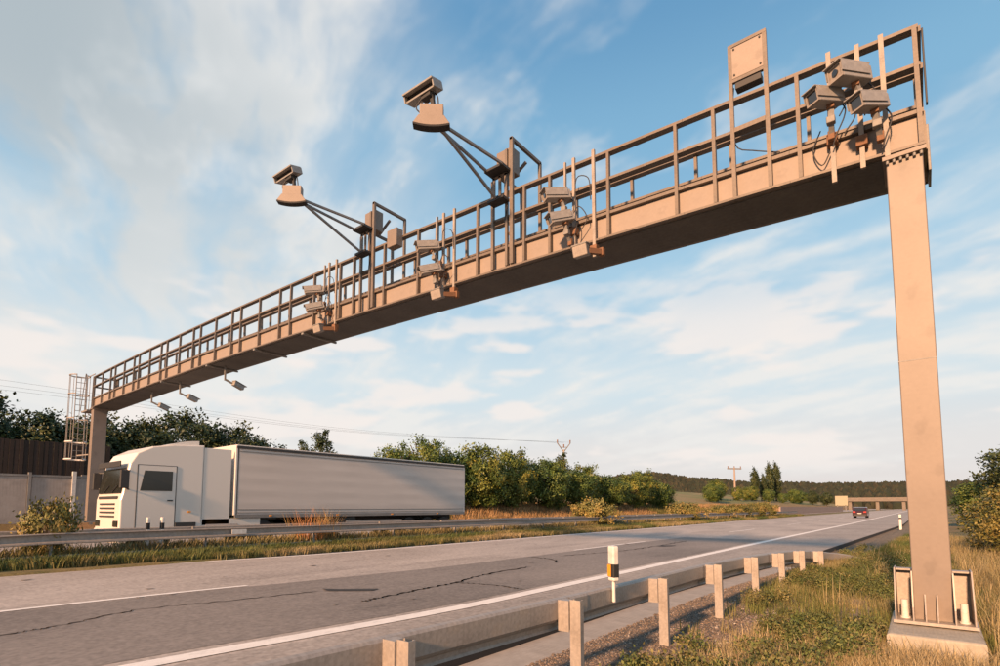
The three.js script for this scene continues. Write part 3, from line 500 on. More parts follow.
// ---------------------------------------------------------------- median barriers
function medianRail(label, x, side, y, m) {
  const t = thing('median_guardrail', label, 'guardrail', 0, 0, 0, 0, 'guardrails in the median');
  const pts = []; for (let z = 10; z >= -112; z -= 4) pts.push(V(x, z < -100 ? y - (-100 - z) * 0.045 : y, z));
  const g = wbeam(pts); if (side < 0) { g.translate(-x, 0, 0).rotateY(Math.PI).translate(x, 0, -102 ); }
  mesh('rail', g, m, t);
  for (let z = 8; z > -104; z -= 4) mesh('post', postGeo(y + 0.35).translate(x + side * 0.13, -0.2, z), M.galvDull, t);
  return t;
}
const railDull = mat(0.38, 0.335, 0.30, 0.7, 0.05, { map: rep(spangleT, 0.5) });
medianRail('dull W-beam barrier along the grass strip by the near carriageway', -18.55, -1, 0.76, railDull).children[0].position.set(0, 0, 0);
medianRail('dull W-beam barrier on the truck side of the median', -19.75, 1, 0.80, railDull);
{
  const g = []; for (let z = 8; z > -104; z -= 2) { g.push(z); }
  const t = thing('median_kerb', 'row of low pale concrete blocks behind the median grass', 'kerb', 0, 0, 0); const r = rng(5);
  for (const z of g) mesh('block', rbx(0.22, 0.34 + 0.03 * r(), 1.94, -18.82 + 0.02 * r(), 0.13, z, 0.02, 1), M.concrete, t);
}
for (const [z, l] of [[-6.45, 'small black and white marker post in the median, first of two by the truck cab'], [-6.85, 'small white and black marker post in the median beside the truck, second of two']]) {
  const t = thing('median_marker', l, 'marker post', -19.1, 0.0, z, 0, 'marker posts in the median'); mesh('body', rbx(0.16, 1.30, 0.08, 0, 0.65, 0, 0.02), M.white, t); mesh('black_band', rbx(0.166, 0.22, 0.086, 0, 1.02, 0, 0.018), M.black, t);
}
{ const p = tag(mesh('rail_plate', rbx(0.02, 0.16, 0.5, -18.44, 0.78, -9.0, 0.005, 1), M.white), 'small pale plate fixed to the median barrier', 'plate'); void p; }

// ---------------------------------------------------------------- truck with curtain-side trailer
{
  const tk = thing('articulated_truck', 'white articulated truck with long grey curtain trailer on the far carriageway', 'truck', -22.28, 0.10, -6.3);
  // local: +z front is at z=0, body runs to -z; x from -1.25 to 1.25
  const cabM = new THREE.MeshPhysicalMaterial({ color: C(0.66, 0.62, 0.57), roughness: 0.35, clearcoat: 0.5, clearcoatRoughness: 0.2 });
  const curtain = mat(0.70, 0.65, 0.61, 0.7, 0, { map: (() => { const t = tex(512, (u, v) => { const k = 0.78 + 0.16 * (fbm(u * 2, v * 16, 4, 2) - 0.5) + 0.08 * (fbm(u * 3 + 5, v * 3, 3, 3) - 0.5); return [k, k * 0.99, k * 0.98]; }, true); t.repeat.set(0.25, 0.25); return t; })() });
  const glass = mat(0.02, 0.022, 0.018, 0.12);
  // cab side profile (z, y) extruded across
  const s = new THREE.Shape(); [[-2.5, 0.55], [-0.12, 0.45], [0.0, 0.62], [0.0, 1.75], [-0.06, 2.0], [-0.22, 2.98], [-0.42, 3.34], [-0.85, 3.58], [-1.5, 3.70], [-2.5, 3.76]].forEach((p, i) => i ? s.lineTo(p[0], p[1]) : s.moveTo(p[0], p[1])); s.closePath();
  const cab = clean(new THREE.ExtrudeGeometry(s, { depth: 2.36, bevelEnabled: true, bevelSize: 0.05, bevelThickness: 0.06, bevelSegments: 3 })).rotateY(-Math.PI / 2).translate(1.18, 0, 0);
  // shape x runs along local z after the turn
  mesh('cab', metreUV(cab), cabM, tk);
  const quad = (a, b, c, d, th, m, name, par) => { const g = new THREE.BufferGeometry(); const n = new THREE.Vector3().crossVectors(b.clone().sub(a), d.clone().sub(a)).normalize().multiplyScalar(th); const P = [a, b, c, d].map((q) => q.clone().add(n)), Q = [a, b, c, d]; const F = [], f4 = (p, q, r, t) => F.push(p, q, r, p, r, t); f4(...P); f4(Q[3], Q[2], Q[1], Q[0]); for (let i = 0; i < 4; i++) { const j = (i + 1) % 4; f4(Q[i], Q[j], P[j], P[i]); } g.setAttribute('position', new THREE.Float32BufferAttribute(F.flatMap((q) => [q.x, q.y, q.z]), 3)); g.computeVertexNormals(); metreUV(g); return mesh(name, g, m, par); };
  quad(V(-1.12, 1.98, 0.012), V(1.12, 1.98, 0.012), V(1.08, 2.84, -0.128), V(-1.08, 2.84, -0.128), 0.03, glass, 'windscreen', tk);
  for (const q of [-0.5, 0.35]) mesh('wiper', bar(V(q, 2.0, 0.06), V(q + 0.45, 2.25, 0.02), 0.02, 0.02), M.black, tk);
  mesh('sun_visor', rbx(2.2, 0.20, 0.05, 0, 2.98, 0.06, 0.02, 1), M.dark, tk);
  for (const sd of [1, -1]) {
    const x = 1.24 * sd;
    const d = mesh('door', rbx(0.03, 2.25, 1.2, x, 1.85, -1.02, 0.012, 1), cabM, tk);
    const w = [V(x + 0.015 * sd, 2.08, -1.5), V(x + 0.015 * sd, 2.08, -0.5), V(x + 0.015 * sd, 2.78, -0.62), V(x + 0.015 * sd, 2.78, -1.5)]; if (sd > 0) w.reverse();
    quad(w[0], w[1], w[2], w[3], 0.012, glass, 'window', d);
    for (const [yy, hh, zz, ll] of [[2.97, 0.02, -1.02, 1.22], [0.73, 0.02, -1.02, 1.22], [1.85, 2.25, -0.41, 0.02], [1.85, 2.25, -1.63, 0.02]]) mesh('door_seal', bx(0.028, hh, ll, x + 0.003 * sd, yy, zz), M.dark, d);
    mesh('side_lamp', rbx(0.03, 0.06, 0.12, x + 0.02 * sd, 1.35, -2.1, 0.01, 1), M.amber, tk);
    mesh('handle', rbx(0.03, 0.04, 0.18, x + 0.03 * sd, 1.75, -1.45, 0.008, 1), M.dark, d);
    mesh('mirror', [rbx(0.12, 0.62, 0.26, 1.42 * sd, 2.45, 0.02, 0.03), bar(V(1.2 * sd, 2.75, -0.2), V(1.42 * sd, 2.75, 0), 0.04, 0.04), bar(V(1.2 * sd, 2.1, -0.2), V(1.42 * sd, 2.2, 0), 0.04, 0.04)], M.dark, tk);
    mesh('headlight', rbx(0.42, 0.22, 0.08, 0.92 * sd, 0.95, 0.05, 0.03), glass, tk);
    mesh('side_fairing', rbx(0.05, 2.9, 1.02, 1.2 * sd, 2.28, -3.06, 0.02, 1), cabM, tk);
    mesh('step', rbx(0.06, 0.5, 0.7, 1.24 * sd, 0.72, -2.0, 0.02, 1), M.dark, tk);
    mesh('side_skirt', rbx(0.05, 0.62, 2.4, 1.2 * sd, 0.78, -3.6, 0.02, 1), cabM, tk);
  }
  mesh('lower_grille', rbx(1.1, 0.16, 0.04, 0, 0.62, 0.10, 0.01, 1), M.dark, tk); mesh('badge_panel', rbx(1.9, 0.10, 0.03, 0, 1.84, 0.055, 0.01, 1), M.dark, tk);
  for (const [x, z] of [[1.256, -5.2], [1.256, -8.4], [1.256, -11.6], [1.256, -14.8]]) mesh('marker_lamp', rbx(0.03, 0.05, 0.12, x + 0.03, 1.17, z, 0.008, 1), M.amber, tk);
  mesh('fuel_tank', cyl(0.32, 0.32, 1.2, 0, 0, 0, 20).rotateX(Math.PI / 2).translate(0.95, 0.72, -3.3), M.galv, tk);
  mesh('grille', [bx(1.5, 0.06, 0.04, 0, 1.62, 0.06), bx(1.5, 0.06, 0.04, 0, 1.48, 0.06), bx(1.5, 0.06, 0.04, 0, 1.34, 0.06), bx(1.5, 0.06, 0.04, 0, 1.20, 0.06)], M.dark, tk);
  mesh('bumper', rbx(2.46, 0.5, 0.32, 0, 0.55, -0.06, 0.08), cabM, tk);
  mesh('roof_deflector', (() => { const q = new THREE.Shape(); q.moveTo(-1.2, 3.66); q.lineTo(-2.45, 3.76); q.lineTo(-2.45, 3.98); q.quadraticCurveTo(-1.8, 3.95, -1.2, 3.66); return clean(new THREE.ExtrudeGeometry(q, { depth: 2.0, bevelEnabled: false })).rotateY(-Math.PI / 2).translate(1.0, 0, 0); })(), cabM, tk);
  mesh('chassis', [bx(0.9, 0.26, 5.6, 0, 0.86, -4.2)], M.dark, tk);
  // trailer body
  const tz0 = -3.75, tz1 = -17.0, tl = tz0 - tz1;
  mesh('trailer_front', rbx(2.52, 2.74, 0.10, 0, 2.56, tz0, 0.03), cabM, tk);
  const tr = mesh('trailer_curtain', bx(2.50, 2.60, tl - 0.1, 0, 2.53, (tz0 + tz1) / 2 - 0.05), curtain, tk);
  for (const y of [1.30, 1.42, 3.70]) mesh('seam_band', bx(0.012, 0.035, tl - 0.2, 1.256, y, (tz0 + tz1) / 2), M.galvDull, tr);
  mesh('roof_rail', [bx(0.07, 0.10, tl, 1.25, 3.86, (tz0 + tz1) / 2), bx(0.07, 0.10, tl, -1.25, 3.86, (tz0 + tz1) / 2)], M.dark, tk);
  mesh('roof_sheet', rbx(2.50, 0.05, tl, 0, 3.935, (tz0 + tz1) / 2, 0.02, 1), cabM, tk);
  mesh('floor_rail', [bx(0.05, 0.14, tl, 1.255, 1.17, (tz0 + tz1) / 2), bx(0.05, 0.14, tl, -1.255, 1.17, (tz0 + tz1) / 2)], M.galvDull, tk);
  mesh('rear_door', rbx(2.5, 2.7, 0.06, 0, 2.53, tz1 - 0.02, 0.02, 1), curtain, tk);
  mesh('underframe', [bx(0.9, 0.3, tl - 1.5, 0, 0.98, (tz0 + tz1) / 2 - 0.4)], M.black, tk);
  mesh('pallet_box', rbx(2.3, 0.5, 1.8, 0, 0.82, -8.6, 0.03), M.dark, tk);
  for (const [y, z, L] of [[0.62, -10.6, 3.4], [0.86, -10.6, 3.4]]) mesh('side_guard', bx(0.04, 0.10, L, 1.2, y, z), M.galv, tk);
  const wheel = (x, z) => { const w = mesh('wheel', clean(new THREE.CylinderGeometry(0.5, 0.5, 0.32, 28)).rotateZ(Math.PI / 2).translate(x, 0.5, z), M.rubber, tk); mesh('rim', clean(new THREE.CylinderGeometry(0.29, 0.27, 0.33, 20)).rotateZ(Math.PI / 2).translate(x + Math.sign(x) * 0.006, 0.5, z), M.galvDull, w); };
  for (const z of [-1.05, -4.9, -12.8, -14.1, -15.4]) for (const sd of [-1, 1]) wheel(sd * 1.06, z);
  mesh('mudguard', [rbx(0.3, 0.06, 1.2, 1.05, 1.08, -1.05, 0.02, 1), rbx(0.3, 0.06, 1.2, 1.05, 1.06, -4.9, 0.02, 1)], M.dark, tk);
}

// ---------------------------------------------------------------- distant car
{
  const t = thing('car', 'dark red hatchback driving away in the right lane', 'car', -7.6, 0.004, -97);
  const red = new THREE.MeshPhysicalMaterial({ color: C(0.045, 0.012, 0.012), roughness: 0.35, clearcoat: 0.8 });
  const s = new THREE.Shape();[[-2.1, 0.35], [2.0, 0.35], [2.08, 0.75], [1.95, 0.98], [1.75, 1.02], [1.35, 1.5], [0.5, 1.56], [-0.4, 1.5], [-1.1, 1.05], [-2.0, 0.9], [-2.12, 0.6]].forEach((p, i) => i ? s.lineTo(...p) : s.moveTo(...p)); s.closePath();
  mesh('body', clean(new THREE.ExtrudeGeometry(s, { depth: 1.6, bevelEnabled: true, bevelSize: 0.06, bevelThickness: 0.09, bevelSegments: 3 })).rotateY(-Math.PI / 2).translate(0.8, 0, 0), red, t);
  const gl = new THREE.MeshPhysicalMaterial({ color: C(0.03, 0.035, 0.04), roughness: 0.06, clearcoat: 1 });
  mesh('rear_window', bx(1.35, 0.48, 0.03).rotateX(-0.70).translate(0, 1.27, 1.64), gl, t);
  for (const sd of [-1, 1]) { mesh('side_window', rbx(0.03, 0.34, 1.7, 0.895 * sd, 1.24, 0.35, 0.01, 1), gl, t); mesh('tail_light', rbx(0.34, 0.18, 0.06, 0.66 * sd, 0.9, 2.09, 0.02, 1), mat(0.45, 0.02, 0.01, 0.3), t); }
  mesh('number_plate', bx(0.5, 0.11, 0.02, 0, 0.68, 2.17), M.white, t);
  mesh('bumper', rbx(1.66, 0.3, 0.16, 0, 0.42, 2.06, 0.05), M.dark, t);
  for (const [x, z] of [[-0.75, 1.3], [0.75, 1.3], [-0.75, -1.3], [0.75, -1.3]]) mesh('wheel', clean(new THREE.CylinderGeometry(0.31, 0.31, 0.2, 20)).rotateZ(Math.PI / 2).translate(x, 0.31, z), M.rubber, t);
}

// ---------------------------------------------------------------- noise wall and dark board fence by the far column
{
  const wm = mat(0.36, 0.325, 0.30, 0.8, 0, { map: rep(grainT, 0.5) });
  const t = thing('noise_wall', 'low grey panel wall with posts beside the far gantry column', 'wall', -34.1, 0.75, 0);
  for (let k = 0; k < 9; k++) { const z = 14 - 4 * 0 - k * 2.55 - 0.0; if (z < -8.2) break; mesh('panel', rbx(0.12, 2.28, 2.40, 0, 1.2, z - 1.2, 0.015, 1), wm, t); mesh('capping', bx(0.18, 0.10, 2.42, 0, 2.40, z - 1.2), M.galvDull, t); mesh('post', bx(0.2, 2.6, 0.12, 0.02, 1.25, z - 2.47), M.galvDull, t); }
  mesh('end_post', bx(0.16, 2.75, 0.16, 0.06, 1.3, -8.05), M.white, t);
  const t2 = thing('cabinet_wall', 'grey cabinet wall panel just behind the far gantry column', 'wall', -34.6, 0.8, -9.6); mesh('panel', rbx(0.12, 2.3, 2.2, 0, 1.25, 0, 0.015, 1), wm, t2); mesh('capping', bx(0.18, 0.10, 2.24, 0, 2.45, 0), M.galvDull, t2);
  const f = thing('board_fence', 'tall dark brown board fence in front of the trees', 'fence', -42, 1.6, 0); const fm = [0, 1, 2].map((i) => mat(0.024 + 0.008 * i, 0.017 + 0.005 * i, 0.014 + 0.004 * i, 0.9, 0, { map: rep(grainT, 1.2) })); const r = rng(3);
  const bg = rbx(0.05, 4.0, 0.21, 0, 2.0, 0, 0.008, 1);
  for (let k = 0; k < 96; k++) { const m = mesh('board', bg, fm[Math.floor(r() * 3)], f); m.position.set((r() - 0.5) * 0.03, (r() - 0.5) * 0.05, 10 - k * 0.228); }
  mesh('rail', [bx(0.08, 0.12, 22, -0.08, 0.8, -0.8), bx(0.08, 0.12, 22, -0.08, 3.2, -0.8)], fm[0], f);
}

// ---------------------------------------------------------------- vegetation
function leafCrown(seed, { rx = 2, ry = 2, rz = 2, cy = 2, clumps = 60, leaves = 70, size = 0.16, cr = 0.55, shell = 0.55, cut = -0.9, pal = [[0.035, 0.055, 0.014], [0.075, 0.095, 0.022], [0.13, 0.125, 0.03]], stretch = 1 }) {
  const r = rng(seed), N = clumps * leaves, P = new Float32Array(N * 18), Nm = new Float32Array(N * 18), Cc = new Float32Array(N * 18); let o = 0;
  const rn = () => (r() + r() + r() - 1.5) * 0.82;
  const put = (p, n, c) => { P[o] = p.x; P[o + 1] = p.y; P[o + 2] = p.z; Nm[o] = n.x; Nm[o + 1] = n.y; Nm[o + 2] = n.z; Cc[o] = c[0]; Cc[o + 1] = c[1]; Cc[o + 2] = c[2]; o += 3; };
  const t1 = V(0, 0, 0), t2 = V(0, 0, 0), n = V(0, 0, 0), pa = V(0, 0, 0), pb = V(0, 0, 0), pc = V(0, 0, 0), pd = V(0, 0, 0), nn = V(0, 0, 0);
  for (let k = 0; k < clumps; k++) {
    let dx, dy, dz; do { dx = r() * 2 - 1; dy = r() * 2 - 1; dz = r() * 2 - 1; } while (dx * dx + dy * dy + dz * dz > 1 || dy < cut);
    const l = Math.hypot(dx, dy, dz) || 1, rad = Math.pow(mix(shell, 1, r()), 0.8) * (0.82 + 0.36 * r());
    const cx = dx / l * rad * rx, cyy = cy + dy / l * rad * ry, cz = dz / l * rad * rz, cs = cr * (0.6 + 0.8 * r());
    const tone = r(), cb = tone < 0.5 ? mix3(pal[0], pal[1], tone * 2) : mix3(pal[1], pal[2], (tone - 0.5) * 2);
    for (let q = 0; q < leaves; q++) {
      pa.set(cx + rn() * cs, cyy + rn() * cs * 0.85 * stretch, cz + rn() * cs);
      n.set(r() - 0.5, r() * 0.9 - 0.2, r() - 0.5).normalize(); t1.set(r() - 0.5, r() - 0.5, r() - 0.5).cross(n).normalize(); t2.crossVectors(n, t1);
      const s = size * (0.6 + 0.8 * r()), v = 0.75 + 0.5 * r(), c = [cb[0] * v, cb[1] * v, cb[2] * v];
      const g0 = n.clone(); nn.set(pa.x / rx, (pa.y - cy) / ry, pa.z / rz).normalize().multiplyScalar(0.5); if (nn.dot(g0) < 0) { g0.negate(); t2.negate(); } nn.add(g0.clone().multiplyScalar(0.8)).normalize();
      pb.copy(pa).addScaledVector(t1, s * 0.5).addScaledVector(t2, s * 0.28); pc.copy(pa).addScaledVector(t1, s); pd.copy(pa).addScaledVector(t1, s * 0.5).addScaledVector(t2, -s * 0.28);
      put(pa, nn, c); put(pc, nn, c); put(pb, nn, c); put(pa, nn, c); put(pd, nn, c); put(pc, nn, c);
    }
  }
  const g = new THREE.BufferGeometry(); g.setAttribute('position', new THREE.BufferAttribute(P, 3)); g.setAttribute('normal', new THREE.BufferAttribute(Nm, 3)); g.setAttribute('color', new THREE.BufferAttribute(Cc, 3)); return g;
}
const leafM = new THREE.MeshStandardMaterial({ vertexColors: true, roughness: 0.6, side: THREE.DoubleSide });
const barkM = mat(0.09, 0.065, 0.045, 0.95, 0, { map: rep(grainT, 2) });
function trunkGeo(seed, h, r0, spread, limbs = 6) {
  const r = rng(seed), g = []; g.push(cyl(r0 * 0.45, r0, h * 0.7, 0, h * 0.35, 0, 8));
  for (let i = 0; i < limbs; i++) { const a = r() * 6.28, y0 = h * (0.15 + 0.45 * r()), L = spread * (0.5 + 0.4 * r()); const p = V(0, y0, 0), q = V(Math.cos(a) * L * 0.5, y0 + h * 0.2, Math.sin(a) * L * 0.5), e = V(Math.cos(a) * L, y0 + h * (0.3 + 0.2 * r()), Math.sin(a) * L); g.push(tube([p, q, e], r0 * 0.28, 6, 5)); }
  return mergeGeometries(g.map(clean));
}
const protos = {};
function plant(kind, name, label, category, x, y, z, sc, turn, group) {
  if (!protos[kind.key]) { protos[kind.key] = { crown: leafCrown(kind.seed, kind.crown), trunk: trunkGeo(kind.seed + 1, kind.h, kind.r, kind.spread, kind.limbs) }; }
  const t = thing(name, label, category, x, y, z, turn, group); const s = Array.isArray(sc) ? sc : [sc, sc, sc]; t.scale.set(...s);
  mesh('trunk', protos[kind.key].trunk, barkM, t); mesh('crown', protos[kind.key].crown, leafM, t); return t;
}
const green = [[0.034, 0.068, 0.013], [0.080, 0.132, 0.022], [0.155, 0.185, 0.032]], yellow = [[0.050, 0.088, 0.015], [0.125, 0.165, 0.026], [0.24, 0.22, 0.036]], darkg = [[0.018, 0.034, 0.010], [0.034, 0.056, 0.014], [0.075, 0.090, 0.022]], olive = [[0.085, 0.095, 0.022], [0.16, 0.15, 0.034], [0.25, 0.185, 0.05]];
const K = {
  round: { key: 'round', seed: 11, h: 4.4, r: 0.13, spread: 1.8, limbs: 7, crown: { rx: 2.3, ry: 2.4, rz: 2.3, cy: 2.7, clumps: 130, leaves: 95, size: 0.20, cr: 0.58, pal: green } },
  roundB: { key: 'roundB', seed: 23, h: 4.6, r: 0.13, spread: 1.7, limbs: 7, crown: { rx: 2.2, ry: 2.7, rz: 2.2, cy: 2.9, clumps: 130, leaves: 95, size: 0.20, cr: 0.56, pal: yellow } },
  tall: { key: 'tall', seed: 37, h: 6.2, r: 0.16, spread: 1.7, limbs: 8, crown: { rx: 2.2, ry: 3.2, rz: 2.2, cy: 3.7, clumps: 140, leaves: 90, size: 0.21, cr: 0.62, pal: green, stretch: 1.3 } },
  dark: { key: 'dark', seed: 51, h: 6.0, r: 0.16, spread: 2.0, limbs: 8, crown: { rx: 2.8, ry: 3.0, rz: 2.8, cy: 3.6, clumps: 150, leaves: 90, size: 0.23, cr: 0.7, pal: darkg } },
  conifer: { key: 'conifer', seed: 63, h: 7.0, r: 0.13, spread: 1.0, limbs: 9, crown: { rx: 1.2, ry: 3.6, rz: 1.2, cy: 4.0, clumps: 70, leaves: 60, size: 0.22, cr: 0.42, pal: darkg } },
  poplar: { key: 'poplar', seed: 71, h: 9, r: 0.2, spread: 0.8, limbs: 8, crown: { rx: 1.35, ry: 5.2, rz: 1.35, cy: 5.4, clumps: 120, leaves: 60, size: 0.34, cr: 0.6, pal: darkg, stretch: 1.8 } },
  shrub: { key: 'shrub', seed: 83, h: 1.1, r: 0.03, spread: 0.6, limbs: 9, crown: { rx: 0.95, ry: 0.7, rz: 0.95, cy: 0.72, clumps: 60, leaves: 70, size: 0.10, cr: 0.26, pal: olive, cut: -0.7 } },
  bush: { key: 'bush', seed: 97, h: 1.6, r: 0.04, spread: 0.9, limbs: 12, crown: { rx: 1.2, ry: 1.0, rz: 1.2, cy: 1.05, clumps: 110, leaves: 90, size: 0.085, cr: 0.30, pal: olive, cut: -0.85 } },
};
{
  const r = rng(77), gy = (x, z) => ground(x, z) - 0.05;
  // hedge row on the far bank, from behind the trailer to the open field
  const row = [[-38, -33, 'tall', 0.86], [-38.5, -36.5, 'tall', 0.98], [-39, -40.5, 'round', 1.22], [-37.5, -43.5, 'roundB', 1.12], [-38.5, -46.5, 'round', 1.15], [-37.5, -49.5, 'roundB', 1.1], [-38.5, -53, 'tall', 0.92], [-37.5, -56.5, 'round', 1.2], [-38.5, -60, 'roundB', 1.15], [-37.5, -64.5, 'round', 1.05], [-38.5, -69, 'roundB', 1.0], [-37.8, -73.5, 'round', 1.0], [-38.5, -78, 'round', 0.98], [-37.8, -83, 'roundB', 1.0], [-38.3, -88, 'roundB', 1.05], [-37.8, -93, 'round', 0.95], [-38.5, -97.5, 'round', 0.85]];
  row.forEach(([x, z, k, s]) => plant(K[k], 'hedge_tree', ({ tall: 'tall green tree', round: 'round green tree', roundB: 'yellow-green bushy tree' })[k] + ' in the leafy row on the far bank behind the trailer', 'tree', x, gy(x, z), z, [s * 1.08, s * (0.94 + 0.16 * r()), s * 1.15], r() * 6.28, 'leafy row on the far bank'));
  plant(K.conifer, 'slim_conifer', 'slim dark conifer rising behind the leafy row in front of the utility pole', 'tree', -42, gy(-42, -68), -68, 1.05, 1, undefined);
  // trees behind the board fence and the truck
  for (const [x, z, k, s] of [[-47, -3, 'dark', 1.0], [-48, -6.5, 'dark', 1.05], [-47, -9.5, 'dark', 0.95], [-49, -12.3, 'dark', 0.98], [-47.5, -15, 'dark', 0.98], [-49, -18.5, 'dark', 1.16], [-47.5, -22, 'dark', 1.02], [-49, -25.5, 'dark', 0.9], [-46.5, -12, 'dark', 0.8], [-47.5, -29, 'dark', 0.72]]) plant(K[k], 'dark_tree', 'dark leafy tree in the dense row behind the board fence and truck cab', 'tree', x, gy(x, z), z, [s * 1.1, s, s * 1.2], r() * 6.28, 'dark trees behind the fence');
  plant(K.conifer, 'young_tree', 'young slender tree sticking up above the trailer roof', 'tree', -48, gy(-48, -31.5), -31.5, [1.1, 0.98, 1.1], 2);
  plant(K.conifer, 'thin_sapling', 'thin sapling beside the young tree above the trailer roof', 'tree', -48.5, gy(-48, -29.8), -29.8, [0.7, 0.82, 0.7], 4);
  // median shrubs
  plant(K.shrub, 'median_shrub', 'olive shrub in the median in front of the grey panel wall', 'shrub', -19.1, 0.05, -4.0, [0.62, 1.25, 0.68], 0.4);
  plant(K.shrub, 'median_shrub', 'round olive shrub in the median before the leafy row', 'shrub', -19.15, 0.05, -35.6, [1.0, 1.5, 2.0], 1.4);
  plant(K.shrub, 'median_shrub', 'small olive shrub in the median near the open field', 'shrub', -19.15, 0.05, -55.5, [0.8, 1.4, 2.1], 2.4);
  for (const [z, s] of [[-68, 1.2], [-76, 1.35], [-84, 1.5], [-90, 1.6]]) plant(K.shrub, 'barrier_bush', 'yellowish bush growing along the far end of the median barrier', 'shrub', -19.6, 0.05, z, [1.0, s, 2.2], z, 'bushes at the end of the median barrier');
  // right of the column
  plant(K.bush, 'verge_bush', 'rounded olive bush behind the near gantry column', 'bush', 2.05, 0.05, -22, [0.95, 0.95, 1.3], 0.5);
  plant(K.bush, 'verge_bush', 'wide olive bush beyond the rounded one on the right verge', 'bush', 3.0, 0.1, -26, [1.15, 1.15, 1.3], 2.5);
  plant(K.dark, 'verge_tree', 'dark spreading tree above the bushes on the right verge', 'tree', 6.6, gy(6.6, -58), -58, [1.1, 0.92, 1.1], 1.0);
  plant(K.round, 'verge_tree', 'small round tree low between gantry column and spreading tree', 'tree', 4.0, gy(4, -62), -62, [1.0, 0.72, 1.0], 2.0);
  // poplars and field trees
  for (const [x, z, s] of [[-60, -262, 1.28], [-60, -278, 1.1], [-60, -292, 1.62], [-60, -306, 1.72]]) plant(K.poplar, 'poplar', 'tall dark columnar poplar in the group beyond the field', 'tree', x, gy(x, z), z, [s * 0.95, s * 1.12, s * 0.95], r() * 6.28, 'poplars beyond the field');
  for (const [x, z, k, s] of [[-52, -172, 'round', 1.5], [-53, -180, 'round', 1.5], [-58, -198, 'roundB', 1.7], [-60, -208, 'roundB', 1.6], [-57, -222, 'roundB', 1.3], [-58, -238, 'roundB', 1.35], [-59, -252, 'roundB', 1.5], [-56, -270, 'round', 1.6], [-54, -290, 'olive', 1.3], [-54, -318, 'round', 2.0], [-54, -335, 'round', 2.0], [-50, -352, 'dark', 1.7], [-46, -372, 'dark', 1.7]]) plant(K[k] || K.round, 'field_tree', 'rounded tree at the field edge before the poplars', 'tree', x, gy(x, z), z, s * 0.74, r() * 6.28, 'trees at the field edge');
}

// ---------------------------------------------------------------- wooded hills on the skyline
const farTree = (() => { const g = new THREE.IcosahedronGeometry(1, 1), p = g.attributes.position; for (let i = 0; i < p.count; i++) { const x = p.getX(i), y = p.getY(i), z = p.getZ(i), k = 0.75 + 0.55 * vn(x * 2.4 + 9 + z, y * 2.4 + 5 + z * 1.7); p.setXYZ(i, x * k, y * k * 1.25, z * k); } g.computeVertexNormals(); return g; })();
function hill(label, pts, depth, seed, n, ts, pal) {
  // pts: [x, z, height] along the ridge
  const nx = 80, nz = 14, P = [], I = [], at = (u, w) => { const f = u * (pts.length - 1), i = Math.min(pts.length - 2, Math.floor(f)), t = ss(0, 1, f - i); const a = pts[i], b = pts[i + 1]; const x = mix(a[0], b[0], f - i), z = mix(a[1], b[1], f - i), h = mix(a[2], b[2], t); return [x, h * Math.max(0, Math.sin(Math.PI * w)) + (h * 0.05) * (fbm(u * 30 + seed, w * 6, 4) - 0.5) - 2, z + (0.5 - w) * depth]; };
  for (let j = 0; j <= nz; j++) for (let i = 0; i <= nx; i++) P.push(...at(i / nx, j / nz));
  for (let j = 0; j < nz; j++) for (let i = 0; i < nx; i++) { const a = j * (nx + 1) + i; I.push(a, a + 1, a + nx + 1, a + 1, a + nx + 2, a + nx + 1); }
  const g = new THREE.BufferGeometry(); g.setAttribute('position', new THREE.Float32BufferAttribute(P, 3)); g.setIndex(I); g.computeVertexNormals();
  const o = mesh('hill', g, mat(0.05, 0.055, 0.025, 1)); structure(o, label, 'hill'); o.material.side = THREE.DoubleSide;
  const r = rng(seed), im = new THREE.InstancedMesh(farTree, mat(1, 1, 1, 0.95), n), m = new THREE.Matrix4(), e = new THREE.Euler(), q = new THREE.Quaternion(), c = new THREE.Color();
  for (let i = 0; i < n; i++) { const [x, y, z] = at(r(), 0.02 + 0.56 * Math.pow(r(), 0.8)); const s = ts * (0.6 + 0.8 * r()); e.set(0, r() * 6.28, 0); q.setFromEuler(e); m.compose(V(x, y + s * 0.7, z), q, V(s, s * (0.9 + 0.9 * r()), s)); im.setMatrixAt(i, m); const k = pal[Math.floor(r() * pal.length)], v = 0.7 + 0.6 * r(); c.setRGB(k[0] * v, k[1] * v, k[2] * v); im.setColorAt(i, c); }
  im.name = numbered('hill_forest'); im.castShadow = im.receiveShadow = true; stuff(im, 'mixed forest covering ' + label, 'forest'); scene.add(im);
}
const forestPal = [[0.020, 0.026, 0.014], [0.026, 0.030, 0.016], [0.016, 0.022, 0.012], [0.034, 0.032, 0.017]];
hill('the long low wooded hill beyond the field', [[-820, -900, 36], [-560, -1000, 50], [-430, -1050, 60], [-340, -1080, 48], [-240, -1100, 38], [-120, -1120, 34], [0, -1140, 33], [160, -1150, 36], [400, -1150, 34], [800, -1150, 26]], 420, 3, 16000, 3.6, forestPal);
hill('the closer wooded rise behind the overpass', [[-170, -560, 3], [-120, -570, 8], [-70, -580, 12], [-25, -590, 12], [20, -600, 13], [70, -600, 13], [140, -600, 11]], 150, 8, 4500, 2.8, forestPal);

